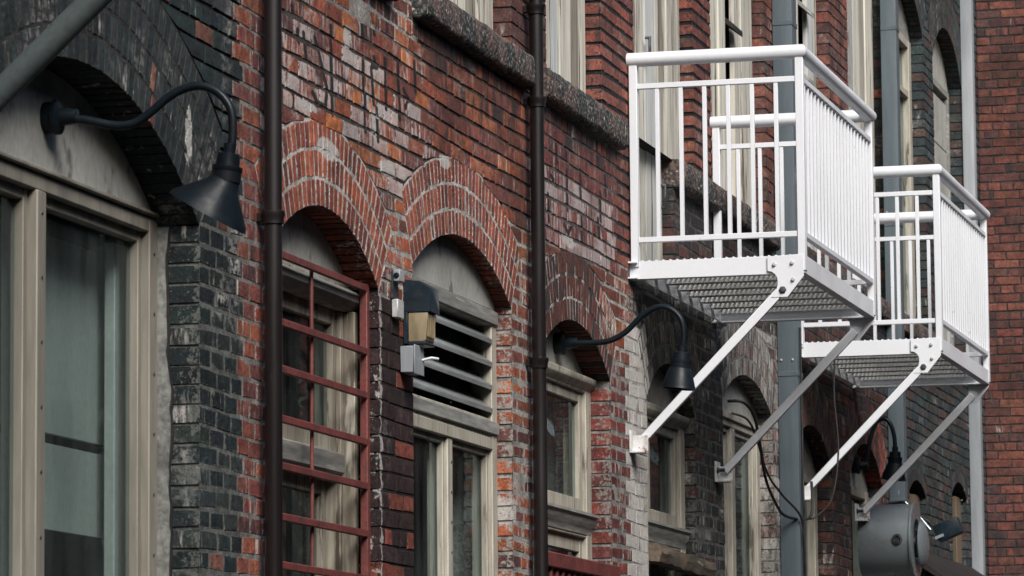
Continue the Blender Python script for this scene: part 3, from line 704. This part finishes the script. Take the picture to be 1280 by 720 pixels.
for i in range(n + 1):
    y = 20.97 + (22.42 - 20.97) * i / n; dz = -.03 * i / n
    for x, z in ((-.05, 2.76), (.05, 2.755), (.065, 2.80), (.045, 2.845), (-.05, 2.855)): vs.append((x + random.uniform(-.006, .006), y, z + dz + random.uniform(-.006, .006)))
pl._add(vs, [(i * 5 + j, (i + 1) * 5 + j, (i + 1) * 5 + (j + 1) % 5, i * 5 + (j + 1) % 5) for i in range(n) for j in range(5)] + [tuple(range(5)), tuple(n * 5 + j for j in range(4, -1, -1))])
obj('timber_ledge', pl, M_PLANK, f5)
# W6: pair of tall lights
ob = W[5]; room(ob); X = -.08
m = rect(MB(), ob.y0 + .004, ob.y1 - .004, .35, 3.72, .10, X - .1, X, .1, .06); m.box(X - .1, X - .003, 23.60, 23.70, .45, 3.66)
f6 = obj('window', m, M_CREAM, BLD, .004); tympanum(ob, 3.722, X - .006, f6)
obj('transom', MB().box(X - .02, X + .014, ob.y0 + .02, ob.y1 - .02, 3.70, 3.735), M_CREAM, f6, .003)
for a, b in ((ob.y0 + .105, 23.599), (23.701, ob.y1 - .105)):
    obj('glazing_bead', rect(MB(), a, b, .451, 3.659, .03, X - .05, X - .02), M_CREAM, f6, .003); pane(a + .02, b - .02, .47, 3.64, X - .045, f6)
# W7, W8 plain windows in the dark stretch
for ob, mull in ((W[6], 26.0), (W[7], None)):
    room(ob); X = -.10
    m = rect(MB(), ob.y0 + .004, ob.y1 - .004, .35, ob.spring - .03, .10, X - .1, X, .1, .06)
    if mull: m.box(X - .1, X - .003, mull - .05, mull + .05, .45, ob.spring - .09)
    f = obj('window', m, M_CREAM, BLD, .004); tympanum(ob, ob.spring - .028, X - .006, f)
    e = [ob.y0 + .105] + ([mull - .051, mull + .051] if mull else []) + [ob.y1 - .105]
    for a, b in zip(e[0::2], e[1::2]): pane(a - .01, b + .01, .44, ob.spring - .08, X - .05, f)
# boarded slots
for ob in W[8:]:
    room(ob); y = ob.y0 + .004; f = None; yy = [ob.y0 + .004, ob.y0 + .27, ob.y0 + .53, ob.y1 - .004]
    m = MB().box(-.09, -.06, ob.y0 + .003, ob.y1 - .003, 1.0, 1.06); f = obj('window', m, M_TAN, BLD)
    for a, b in zip(yy[:-1], yy[1:]):
        obj('board', MB().box(-.085 + random.uniform(-.005, .005), -.05 + random.uniform(-.006, .006), a + .003, b - .003, 1.061, ob.spring + .02 + random.uniform(-.02, .02)), M_TAN, f, .003)

# upper floor windows, closed with weathered boards
def boarded(ob, edges, X, z0, mats, frame=True, skip=(), z1=7.6):
    room(ob)
    m = MB(); m.box(X - .09, X - .035, ob.y0 + .003, ob.y0 + .06, z0, ob.spring); m.box(X - .09, X - .035, ob.y1 - .06, ob.y1 - .003, z0, ob.spring)
    m.box(X - .09, X - .035, ob.y0 + .06, ob.y1 - .06, z0, z0 + .06)
    f = obj('window', m, M_PEEL, BLD, .003)
    for i, (a, b) in enumerate(zip(edges[:-1], edges[1:])):
        if i in skip: continue
        t = X + random.uniform(-.010, .010); g = random.uniform(.003, .009)
        top = min(ob.top(a), ob.top(b)) - .01
        obj('board', MB().box(t - .03, t, a + g / 2, b - g / 2, z0 + random.uniform(.0, .006), top), mats[i % len(mats)], f, .003)
    return f
boarded(U[0], [14.46, 14.7, 14.95, 15.2, 15.42, 15.66, 15.89], -.075, UZ + .012, [M_BOARD])
boarded(U[1], [16.76, 16.95, 17.15, 17.376, 17.62, 17.8, 17.89, 18.16], -.075, UZ + .012, [M_BOARD, M_PEEL, M_BOARD])
boarded(U[2], [18.86, 19.02, 19.217, 19.415, 19.63, 19.786, 19.99], -.07, UZ + .012, [M_BOARD, M_BOARD, M_BLUEBOARD, M_BOARD, M_PEEL])
f = boarded(U[3], [20.765, 20.98, 21.12, 21.339, 21.58, 21.70], -.07, 4.27, [M_BOARD, M_PEEL, M_BOARD, M_BLUEBOARD, M_BOARD])
for a, b, mt in ((21.702, 21.78, M_PEEL), (21.782, 21.87, M_BOARD), (21.875, 22.22, M_BOARD)): obj('board', MB().box(-.1, -.068 + random.uniform(-.006, .006), a, b, UZ + .012, 7.2), mt, f, .003)
obj('handle', MB().tube([(-.06, 21.62, 4.80), (-.03, 21.62, 4.80), (-.03, 21.62, 4.68), (-.06, 21.62, 4.68)], .008, 8), M_BOLT, f)
obj('handle', MB().tube([(-.06, 21.30, 5.55), (-.035, 21.30, 5.55), (-.035, 21.30, 5.45), (-.06, 21.30, 5.45)], .008, 8), M_BOLT, f)
f = boarded(U[4], [22.76, 23.05, 23.30, 23.498, 23.83, 24.0, 24.34], -.07, UZ + .012, [M_BOARD, M_BOARD, M_BOARD, M_PEEL, M_BOARD, M_BOARD], skip=(3,))
obj('board', MB().box(-.16, -.13, 23.5, 23.83, UZ + .07, 5.95), M_BOARD, f, .003)
obj('hinged_flap', MB().prism([(-.12, 23.51, 6.06), (-.12, 23.51, 6.10), (-.02, 23.51, 6.02), (-.02, 23.51, 5.985)], (0, .30, 0)), M_AWN, f, .003)
f = boarded(U[5], [25.21, 25.5, 25.8, 26.0, 26.24, 26.44, 26.64], -.075, UZ + .012, [M_BOARD, M_BLUEBOARD, M_BOARD], skip=(3,))
for z in (5.6, 6.15, 6.6): obj('hinged_flap', MB().prism([(-.1, 26.0, z), (-.1, 26.0, z + .04), (-.02, 26.0, z - .04), (-.02, 26.0, z - .07)], (0, .24, 0)), M_GREYWOOD, f, .003)
boarded(U[6], [27.41, 27.76, 28.05, 28.30, 28.55, 28.89], -.075, UZ + .012, [M_BOARD, M_TYMP, M_BOARD, M_CREAM, M_BOARD])
# arched sash of the upper floor with dark panes, and one closed with grey panels
ob = U[7]; room(ob); X = -.09
m = rect(MB(), ob.y0 + .004, ob.y1 - .004, UZ + .012, 7.16, .12, X - .1, X, .1, .06); m.box(X - .1, X - .003, 30.05, 30.12, UZ + .1, 7.1); m.box(X - .09, X - .006, ob.y0 + .13, 30.049, 6.72, 6.77); m.box(X - .09, X - .006, 30.121, ob.y1 - .13, 6.72, 6.77)
f = obj('window', m, M_CREAM, BLD, .003); pane(ob.y0 + .1, ob.y1 - .1, UZ + .05, 7.15, X - .05, f); tympanum(ob, 7.162, X - .01, f, M_GREYWOOD)
ob = U[8]; room(ob); X = -.10
m = rect(MB(), ob.y0 + .004, ob.y1 - .004, UZ + .012, 7.1, .07, X - .1, X, .08, .05); f = obj('window', m, M_GREYWOOD, BLD, .003)
for k in range(5):
    z = UZ + .095 + k * .39; obj('panel', MB().box(X - .04, X - .015, ob.y0 + .08, ob.y1 - .08, z, min(z + .384, 7.045)), M_TYMP, f, .004)
tympanum(ob, 7.102, X - .01, f)

# ------------------------------------------------------------------ end building across the alley
END = thing('end_building', 'plain dark red brick building with thin dark joints closing the alley', 'building', (5, 34.2, 0))
EY = 33.80
V = []; F = []; C = []; nx, nz = 60, 60
for j in range(nz + 1):
    for i in range(nx + 1):
        V.append((0.0 + 6.2 * i / nx, EY + .005 + .0005 * math.sin(i * 3.1 + j * 1.7), 9.4 * j / nz)); C.append((.045, .04, .038))
for j in range(nz):
    for i in range(nx): a = j * (nx + 1) + i; F.append((a, a + 1, a + nx + 2, a + nx + 1))
EW = link('wall', mesh_from('wall', V, F, C, None, M_MORTAR), END)
obj('wall_core', MB().box(-.2, 6.2, EY + .03, EY + .4, 0, 9.38), M_DIM, END)
def estyle(u, z):
    c = jit(random.choice([(.098, .038, .031), (.115, .043, .033), (.082, .035, .031), (.13, .049, .036), (.068, .033, .031)]))
    return 'end', c, (random.uniform(0, .22), random.uniform(.1, .34), 0), .011
emit(lay(0, 6.2, 0, 9.3, [], estyle, lambda u, v, w_: (u, EY - w_, v)), EW)

# ------------------------------------------------------------------ unseen opposite mass, added to darken pane reflections and cut sky light
OPP = thing('opposite_light_block', 'unseen dark building mass added across the alley to darken reflections and sky fill', 'building', (6.6, 14, 0))
obj('wall', MB().box(6.2, 6.8, -16, EY - .01, 0, 7.2), M_DARKREND, OPP); obj('coping', MB().box(6.12, 6.85, -16, EY - .02, 7.202, 7.34), M_CONC, OPP, .01)
for k in range(9):
    for z in (1.0, 4.6):
        f = obj('window', rect(MB(), -4 + k * 4.1, -2.4 + k * 4.1, z, z + 2.1, .08, 6.185, 6.1985), M_CREAM, OPP); obj('pane', MB().box(6.19, 6.1975, -3.92 + k * 4.1, -2.48 + k * 4.1, z + .08, z + 2.02), M_AWN, f)
REAR = thing('rear_light_block', 'unseen dark building mass added behind the viewpoint to block low sky', 'building', (2, -15, 0))  # added out of view to block horizon sky and deepen shade under the arches
obj('wall', MB().box(-.5, 6.19, -15.6, -15.0, 0, 9.0), M_DARKREND, REAR); obj('coping', MB().box(-.55, 6.1, -15.65, -14.95, 9.002, 9.15), M_CONC, REAR, .01)
for k in range(2):
    f = obj('window', rect(MB(), 0, 1.6, 1.2, 3.4, .08, -.02, -.002), M_CREAM, REAR); f.data.transform(Matrix.Rotation(-math.pi / 2, 4, 'Z')); f.data.transform(Matrix.Translation((.8 + 2.6 * k, -14.995 + .0, 0))); f.data.transform(Matrix.Translation((0, .02, 0)))
obj('unseen_wall_extension', MB().box(-.32, -.004, -14.95, YA - .01, 0, ZTOP), M_DARKREND, BLD)  # unseen facade extension, added to keep light from entering from behind
# ------------------------------------------------------------------ drainpipes and ducts
def drainpipe(y, x, r, zs, label, z1=8.6):
    t = thing('drainpipe', label, 'drainpipe', (x, y, 0), 'dark brown drainpipes on the brick facade')
    obj('pipe', MB().tube([(x, y, 0), (x, y, z1)], r, 20), M_BRPIPE, t)
    for z in zs:
        c = obj('collar', MB().lathe((x, y, z - .03), (0, 0, 1), [(0, r + .001), (0, r + .007), (.022, r + .007), (.03, r + .011), (.046, r + .011), (.05, r + .001)], 20), M_BRPIPE, t)
        obj('wall_strap', MB().box(.001, x - r - .001, y - .012, y + .012, z - .02, z + .012), M_BRPIPE, c, .002)
drainpipe(14.376, .062, .0325, (1.5, 3.68, 5.8), 'dark brown drainpipe beside the red window grille, between black-painted and red brick')
drainpipe(18.40, .062, .0325, (1.6, 3.535, 4.745, 5.179, 6.9), 'dark brown drainpipe between the stone sills, beside the louvred window')
def duct(y, d, wy, label, mat, seams, z1=8.6, x0=.004):
    t = thing('wall_duct', label, 'duct', (d / 2, y, 0))
    obj('casing', MB().box(x0, d, y, y + wy, 0, z1), mat, t, .006, 2)
    for z in seams: obj('seam_band', MB().box(x0, d + .004, y - .004, y + wy + .004, z, z + .03), mat, t, .002)
    for z in seams[1:2]:
        for k in (-1, 1): obj('rivet', MB().lathe((d * .5 + k * d * .28, y - .0045, z + .1), (0, -1, 0), [(0, .007), (.004, .006), (.005, 0)], 8), M_GALV, t)
    return t
duct(24.63, .125, .16, 'blue-grey square metal duct rising behind the nearer white balcony', M_BLUEPIPE, (2.0, 4.05, 6.2))
duct(28.78, .115, .13, 'blue-grey square metal duct beside the arched upper window, behind the farther balcony', M_BLUEPIPE, (3.55, 5.5, 6.9))
duct(32.82, .095, .13, 'pale grey square duct in the corner against the end building', M_PALEDUCT, (3.0, 6.0))

# ------------------------------------------------------------------ gooseneck lamps
def lamp(y, mx, mz, arm, sock, shade, label, r_arm=.0145):
    t = thing('gooseneck_lamp', label, 'lamp', (mx, y, mz), 'black gooseneck wall lamps')
    mt = obj('mount', MB().lathe((mx, y, mz), (1, 0, 0), [(0, 0), (0, .052), (.03, .052), (.034, .058), (.048, .058), (.052, .05), (.056, .03), (.11, .024), (.112, 0)], 20), M_BLACK, t)
    obj('arm', MB().tube(smoothpts([(x, y, z) for x, z in arm], 5), r_arm, 12), M_BLACK, t)
    (x0, z0), (x1, z1), r0, r1 = sock
    d = Vector((x1 - x0, 0, z1 - z0)); L = d.length
    obj('socket', MB().lathe((x0, y, z0), d, [(-.03, r_arm), (-.03, r0 * .55), (0, r0 * .55), (.004, r0), (L * .45, r0 * 1.08), (L * .47, r1), (L * .62, r1), (L * .64, r1 * .97), (L, r1 * .98), (L, r1 * .6)], 20), M_BLACK, t)
    (sx, sz), (rx, rz), rr = shade
    d = Vector((rx - sx, 0, rz - sz)); L = d.length; r1 *= .98
    prof = [(-.02, r1 * .8), (0, r1), (L * .18, r1 * 1.18), (L * .9, rr * .97), (L, rr), (L + .004, rr + .002), (L + .004, rr - .003), (L * .9, rr * .97 - .005), (L * .2, r1 * 1.1), (0.0, r1 * .8)]
    s_ = obj('shade', MB().lathe((sx, y, sz), d, prof, 32), M_BLACK, t)
    obj('bulb', MB().lathe((sx, y, sz), d, [(.0, .016), (.02, .02), (L * .5, .028), (L * .7, .022), (L * .78, 0)], 12), M_PANEL, s_)
lamp(12.603, -.153, 3.779, [(-.06, 3.773), (.0, 3.762), (.07, 3.745), (.12, 3.741), (.164, 3.751), (.213, 3.783), (.268, 3.825), (.322, 3.851), (.377, 3.858), (.431, 3.838), (.472, 3.794), (.487, 3.741), (.485, 3.663), (.482, 3.645)],
     ((.476, 3.635), (.463, 3.54), .036, .05), ((.463, 3.545), (.404, 3.445), .139), 'large black gooseneck lamp with wide cone shade over the wide shop window')
lamp(19.50, -.133, 3.737, [(-.04, 3.736), (.05, 3.733), (.127, 3.738), (.18, 3.756), (.227, 3.785), (.27, 3.825), (.315, 3.866), (.387, 3.896), (.45, 3.88), (.495, 3.83), (.507, 3.76), (.503, 3.70)],
     ((.497, 3.675), (.488, 3.59), .04, .052), ((.488, 3.595), (.478, 3.50), .083), 'black gooseneck lamp on the arch beside the nearer balcony brace')
lamp(27.9, -.105, 3.75, [(-.02, 3.75), (-.0, 3.80), (.02, 3.92), (.06, 4.03), (.115, 4.065), (.16, 4.03), (.185, 3.95), (.191, 3.87), (.191, 3.86)],
     ((.19, 3.84), (.187, 3.75), .038, .05), ((.187, 3.755), (.175, 3.65), .085), 'black gooseneck lamp above the steel drum vent')

# ------------------------------------------------------------------ red grille of W2
t = thing('window_grille', 'red painted steel bar grille over the old sash window', 'grille', (-.045, 15.25, 2.2))
YG0, YG1 = 14.60, 15.955
gx = -.045
for y in (YG0, YG1 - .038): obj('post', MB().box(gx - .02, gx + .012, y, y + .038, 1.5, 3.612), M_RED, t, .003)
for z in (3.593, 3.338, 3.162, 2.975, 2.798, 2.608, 2.428, 2.245, 2.065, 1.885, 1.7): obj('bar', MB().box(gx - .004, gx + .014, YG0 + .0385, YG1 - .0385, z - .0145, z + .0145), M_RED, t, .003)
for y in (15.24,): obj('rod', MB().tube([(gx - .013, y, 1.5), (gx - .013, y, 3.60)], .008, 8), M_RED, t)
for y in (14.92, 15.60): obj('rod', MB().tube([(gx - .013, y, 1.5), (gx - .013, y, 1.7)], .008, 8), M_RED, t)
# red railing of W4
t = thing('window_guard_rail', 'low red wooden guard rail across the foot of the cream window', 'railing', (.0, 19.4, 1.9))
obj('top_rail', MB().box(-.03, .03, 18.62, 20.16, 2.615, 2.685), M_RED, t, .005); obj('bottom_rail', MB().box(-.02, .02, 18.62, 20.16, 1.9, 1.95), M_RED, t, .004)
bm_ = MB().box(-.012, .012, -.02, .02, 1.951, 2.614).mesh('baluster', M_RED, .003)
for k in range(13): link('baluster', bm_, t, (0, 18.70 + k * .117, 0)); 
for o in t.children:
    if o.name.startswith('baluster'): o.matrix_parent_inverse = Matrix.Translation(-t.location)

# ------------------------------------------------------------------ balconies
def balcony(y0, L, zf, label, foot_dz=0.0, foot_shift=0.0, group='white steel balconies'):
    D = .90; t = thing('balcony', label, 'balcony', (0.0, y0 + L / 2, zf - .95), group)
    rz = zf + 1.045; y1 = y0 + L; xw = .03
    inv = Matrix.Translation(-t.location)
    def P(name, mb, mat=M_WHITE, bevel=.003, parent=None): return obj(name, mb, mat, parent or t, bevel)
    P('top_rail', MB().tube([(0.0, y0, rz), (D, y0, rz), (D, y1, rz), (0.0, y1, rz)], .037, 20), bevel=0)
    for y in (y0, y1):
        for x in (xw, D - .005): P('post', MB().box(x - .021, x + .021, y - .021, y + .021, zf - .08 if x > .5 else zf - .03, rz - .02))
        for z, h in ((zf + .905, .028), (zf + .11, .028)): P('side_rail', MB().box(xw + .021, D - .026, y - .014, y + .014, z - h / 2, z + h / 2), bevel=.002)
    for z, h in ((zf + .905, .028), (zf + .11, .028)): P('front_rail', MB().box(D - .02, D + .012, y0 + .021, y1 - .021, z - h / 2, z + h / 2), bevel=.002)
    sb = MB().box(-.0105, .0105, -.0105, .0105, zf + .124, zf + .891).mesh('baluster', M_WHITE, .0015)
    for y in (y0, y1):
        for k in range(6): link('baluster', sb, t, (xw + (k + 1) * (D - .035) / 7, y, 0)).matrix_parent_inverse = inv
    nb = int(L / .098)
    for k in range(1, nb): link('baluster', sb, t, (D - .006, y0 + L * k / nb, 0)).matrix_parent_inverse = inv
    # deck frame: channels
    zb = zf - .092
    P('side_channel', MB().box(.0, D - .0, y0 - .012, y0 - .004, zb, zf).box(.0, D, y0 - .004, y0 + .04, zf - .009, zf).box(0.0, D, y0 - .004, y0 + .04, zb, zb + .009), bevel=.0015)
    P('side_channel', MB().box(.0, D - .0, y1 + .004, y1 + .012, zb, zf).box(.0, D, y1 - .04, y1 + .004, zf - .009, zf).box(0.0, D, y1 - .04, y1 + .004, zb, zb + .009), bevel=.0015)
    P('front_channel', MB().box(D + .002, D + .010, y0 - .012, y1 + .012, zb, zf + .001).box(D - .04, D + .002, y0 + .041, y1 - .041, zb + .001, zb + .010), bevel=.0015)
    P('wall_channel', MB().box(-.018, -.010, y0 - .05, y1 + .03, zb, zf - .002).box(-.010, .045, y0 - .05, y0 - .0125, zf - .012, zf - .003).box(-.010, .045, y0 - .05, y0 - .0125, zb, zb + .009).box(.0455, .053, y0 + .042, y1 - .042, zb, zf - .02), bevel=.0015)
    # grip-tread planks, their serrated top and pierced underside
    npl = 7; pw = (L - .09) / npl
    pm = MB(); a0, a1 = .055, D - .045
    pm.box(a0, a1, .004, .008, -.040, .0); pm.box(a0, a1, pw - .008, pw - .004, -.040, .0)
    pm.box(a0, a1, .0082, .075, -.040, -.037)
    ns = int((a1 - a0) / .026)
    for k in range(ns):
        xa = a0 + .004 + k * .026
        if xa + .045 < a1: pm.prism([(xa, pw - .010, -.012), (xa + .03, .010, -.012), (xa + .041, .010, -.012), (xa + .011, pw - .010, -.012)], (0, 0, .010))
        if xa + .03 < a1: pm.prism([(xa, .0038, -.036), (xa + .011, .0038, -.036), (xa + .022, .0038, -.003), (xa + .011, .0038, -.003)], (0, -.006, 0))
    me = pm.mesh('deck_plank', M_TREAD)
    for k in range(npl): link('deck_plank', me, t, (0, y0 + .045 + k * pw, zf - .003)).matrix_parent_inverse = inv
    tm = MB()
    for k in range(22): x = .06 + k * .0365; tm.prism([(x, y0 - .010, zf + .0005), (x + .013, y0 - .010, zf + .0005), (x + .009, y0 - .010, zf + .006), (x + .004, y0 - .010, zf + .006)], (0, .05, 0))
    P('tread_edge', tm, bevel=0)
    # braces with gusset plates and wall feet
    G = [(.718, -.002), (.902, .004), (.904, -.108), (.82, -.212), (.735, -.212), (.752, -.19), (.765, -.165), (.770, -.138), (.767, -.112), (.757, -.095), (.740, -.082), (.718, -.077)]
    for s, y in ((-1, y0), (1, y1)):
        yy = y + s * .0125
        g_ = P('gusset', MB().prism([(x, yy, zf + z) for x, z in G], (0, s * .012, 0)), bevel=.001)
        for bx, bz, br in ((.754, -.045, .012), (.845, -.04, .012), (.849, -.125, .012), (.795, -.176, .02)):
            o_ = obj('bolt', MB().lathe((bx, yy + s * .012, zf + bz), (0, s, 0), [(0, br), (.004, br), (.005, br * .7), (.012, br * .65), (.013, 0)], 6), M_BOLT if br > .015 else M_GALV, g_)
        zt = zf - .19; zw = 3.335 + foot_dz
        P('brace', MB().bar((.05, yy - s * .006, zw + .005), (.80, yy - s * .006, zt + .03), .03, .046), bevel=.004)
        ft = P('wall_foot', mat=M_FOOT, mb=MB().box(.002, .012, yy - .06, yy + .06, zw - .055, zw + .06).box(.012, .09, yy + s * .010, yy + s * .018, zw - .045, zw + .035).box(.012, .075, yy - .05, yy + .05, zw - .055, zw - .046), bevel=.001)
        obj('bolt', MB().lathe((.012, yy - s * .03 if s < 0 else yy - .04, zw + .01), (1, 0, 0), [(0, .018), (.010, .018), (.012, .011), (.045, .010), (.046, 0)], 8), M_BOLT, ft)
    return t
balcony(20.60, 2.13, 4.262, 'white steel balcony beside the drainpipe and stone sills, bolted below the boarded door')
balcony(25.28, 2.10, 4.318, 'white steel balcony over the steel drum vent, between the two blue-grey ducts', .06)

# ------------------------------------------------------------------ wall light, boxes
t = thing('wall_light', 'dark blue wall light with tan lens beside the louvred window', 'wall light', (.0, 16.39, 3.4))
YL0, YL1 = 16.33, 16.47
hood = [(.004, 3.54), (.004, 3.676), (.070, 3.668), (.112, 3.640), (.118, 3.54)]
obj('housing', MB().prism([(x, YL0, z) for x, z in hood], (0, YL1 - YL0, 0)), M_NAVY, t, .0015)
obj('back_plate', MB().box(.003, .020, YL0 - .006, YL1 + .006, 3.41, 3.5395), M_NAVY, t, .002)
ln = obj('lens', MB().prism([(x, YL0 + .004, z) for x, z in [(.021, 3.418), (.021, 3.5395), (.106, 3.5395), (.095, 3.425), (.09, 3.418)]], (0, YL1 - YL0 - .008, 0)), M_LENS, t, .006, 2)
for k in range(4): obj('rib', MB().box(.0955, .107, YL0 + .02 + k * .028, YL0 + .026 + k * .028, 3.44, 3.53), M_LENS, ln)
obj('base_trim', MB().box(.02, .098, YL0, YL1, 3.405, 3.4175), M_NAVY, t, .003)
t = thing('junction_box', 'small grey conduit box below the tan wall light', 'junction box', (.0, 16.3, 3.28))
obj('box', MB().box(.003, .062, 16.27, 16.40, 3.285, 3.395), M_PALEDUCT, t, .004); obj('lid', MB().box(.0625, .068, 16.265, 16.405, 3.28, 3.40), M_PALEDUCT, t, .002)
obj('lever', MB().tube([(.066, 16.38, 3.345), (.10, 16.40, 3.355), (.125, 16.42, 3.352)], .006, 8), M_GALV, t)
t = thing('sensor_box', 'small white sensor box at the arch foot above the tan wall light', 'sensor', (.0, 16.2, 3.6))
obj('case', MB().box(.012, .042, 16.14, 16.21, 3.645, 3.695), M_PALEDUCT, t, .004); obj('eye', MB().lathe((.027, 16.1398, 3.67), (0, -1, 0), [(0, .012), (.005, .011), (.007, 0)], 12), M_BLACK, t); obj('bracket', MB().box(.003, .0118, 16.14, 16.22, 3.58, 3.69), M_BOLT, t)
obj('clip', MB().box(.003, .03, 16.15, 16.24, 3.50, 3.575), M_GALV, t, .003)

# ------------------------------------------------------------------ strut pole at the near end
t = thing('strut_pole', 'thick grey-green diagonal steel pole leaning out over the wide shop window', 'pole', (.0, 11.6, 3.6))
obj('pole', MB().tube([(.012, 11.6, 3.625), (1.05, 11.6, 4.565)], .041, 24), M_POLE, t)
obj('wall_flange', MB().box(.003, .014, 11.5, 11.7, 3.52, 3.72), M_POLE, t, .002); obj('end_bracket', MB().box(.98, 1.12, 11.55, 11.65, 4.56, 4.60), M_POLE, t, .003)

# ------------------------------------------------------------------ drum vent, floodlight, awning
t = thing('drum_vent', 'brushed steel drum vent with domed cap sticking out of the wall', 'vent', (0, 27.55, 2.9))
cy, cz, cr = 27.66, 3.215, .25
obj('drum', MB().lathe((.002, cy, cz), (1, 0, 0), [(0, cr), (.34, cr), (.345, cr + .012), (.36, cr + .012), (.362, cr), (.362, cr * .6), (.30, cr * .55)], 48), M_STEEL, t)
obj('dome', MB().lathe((.36, cy, cz - .02), (1, 0, 0), [(.0, .08), (.02, .09), (.03, .155), (.036, .158), (.056, .14), (.072, .10), (.082, .05), (.085, 0)], 40), M_STEEL, t)
obj('hub', MB().lathe((.30, cy, cz - .02), (1, 0, 0), [(0, .1), (.07, .09)], 24), M_BOLT, t)
pl_ = obj('port', MB().lathe((.27, cy - cr + .004, cz + .0), (0, -1, 0), [(0, .036), (.012, .036), (.014, .022), (.004, .02), (.004, 0)], 20), M_BOLT, t)
t = thing('floodlight', 'dark blue floodlight on a steel arm beside the drum vent', 'floodlight', (.2, 28.35, 3.3))
obj('arm', MB().tube([(.19, 28.30, 3.52), (.30, 28.30, 3.40), (.36, 28.30, 3.325)], .012, 10), M_STEEL, t)
obj('support', MB().tube(smoothpts([(.002, 28.32, 3.50), (.1, 28.32, 3.52), (.19, 28.30, 3.52)]), .012, 10), M_BOLT, t)
obj('cable', MB().tube(smoothpts([(.27, 28.30, 3.42), (.34, 28.3, 3.39), (.38, 28.31, 3.35), (.42, 28.32, 3.33)]), .009, 8), M_WIRE, t)
hd = MB().bar((.40, 28.32, 3.295), (.565, 28.32, 3.36), .15, .115); h_ = obj('head', hd, M_NAVY, t, .008, 2)
obj('lens', MB().bar((.40, 28.235, 3.265), (.46, 28.235, 3.288), .004, .02), M_PALEDUCT, h_)
t = thing('awning', 'black canvas awning edge below the boarded slots by the corner duct', 'awning', (.2, 30.8, 2.6))
obj('canopy', MB().prism([(.002, 28.9, 3.30), (.62, 28.9, 2.86), (.62, 28.9, 2.70), (.60, 28.9, 2.70), (.60, 28.9, 2.83), (.002, 28.9, 3.24)], (0, 4.3, 0)), M_AWN, t, .003)
for y in (29.0, 31.0, 33.1): obj('frame_bar', MB().tube([(.004, y, 2.72), (.6, y, 2.72)], .012, 8), M_BOLT, t)

# ------------------------------------------------------------------ loose cables
def cable(pts, r, label):
    tag(obj('cable', MB().tube(smoothpts(pts, 6), r, 8), M_WIRE), label, 'cable')
cable([(-.07, 23.45, 3.80), (.02, 23.45, 3.79), (.05, 23.62, 3.72), (.055, 23.77, 3.56), (.05, 23.95, 3.38), (.05, 24.26, 3.255), (.06, 24.5, 3.20), (.14, 24.72, 3.19), (.16, 24.85, 3.25), (.15, 24.9, 3.43)], .009, 'thick black cable looping from the grey arch board to the blue-grey duct')
cable([(-.07, 23.55, 3.74), (.02, 23.57, 3.70), (.05, 23.68, 3.60), (.05, 24.0, 3.42), (.06, 24.4, 3.32), (.135, 24.60, 3.2), (.14, 24.65, 3.04), (.14, 24.7, 2.85), (.14, 24.72, 2.3), (.05, 24.6, 1.2)], .007, 'thin black cable hanging down past the loop on the blue-grey duct')
cable([(.133, 24.70, 4.35), (.134, 24.70, 3.9), (.137, 24.69, 3.45), (.14, 24.68, 3.28), (.139, 24.70, 3.16), (.137, 24.72, 2.7), (.132, 24.74, 1.0)], .007, 'black wire taped straight down the face of the blue-grey duct')
cable([(.30, 24.95, 4.215), (.29, 24.95, 3.96), (.31, 24.95, 3.62), (.27, 24.93, 3.33), (.18, 24.90, 3.22), (.14, 24.85, 3.20)], .006, 'black wire dropping from the farther balcony deck to the cable loop')
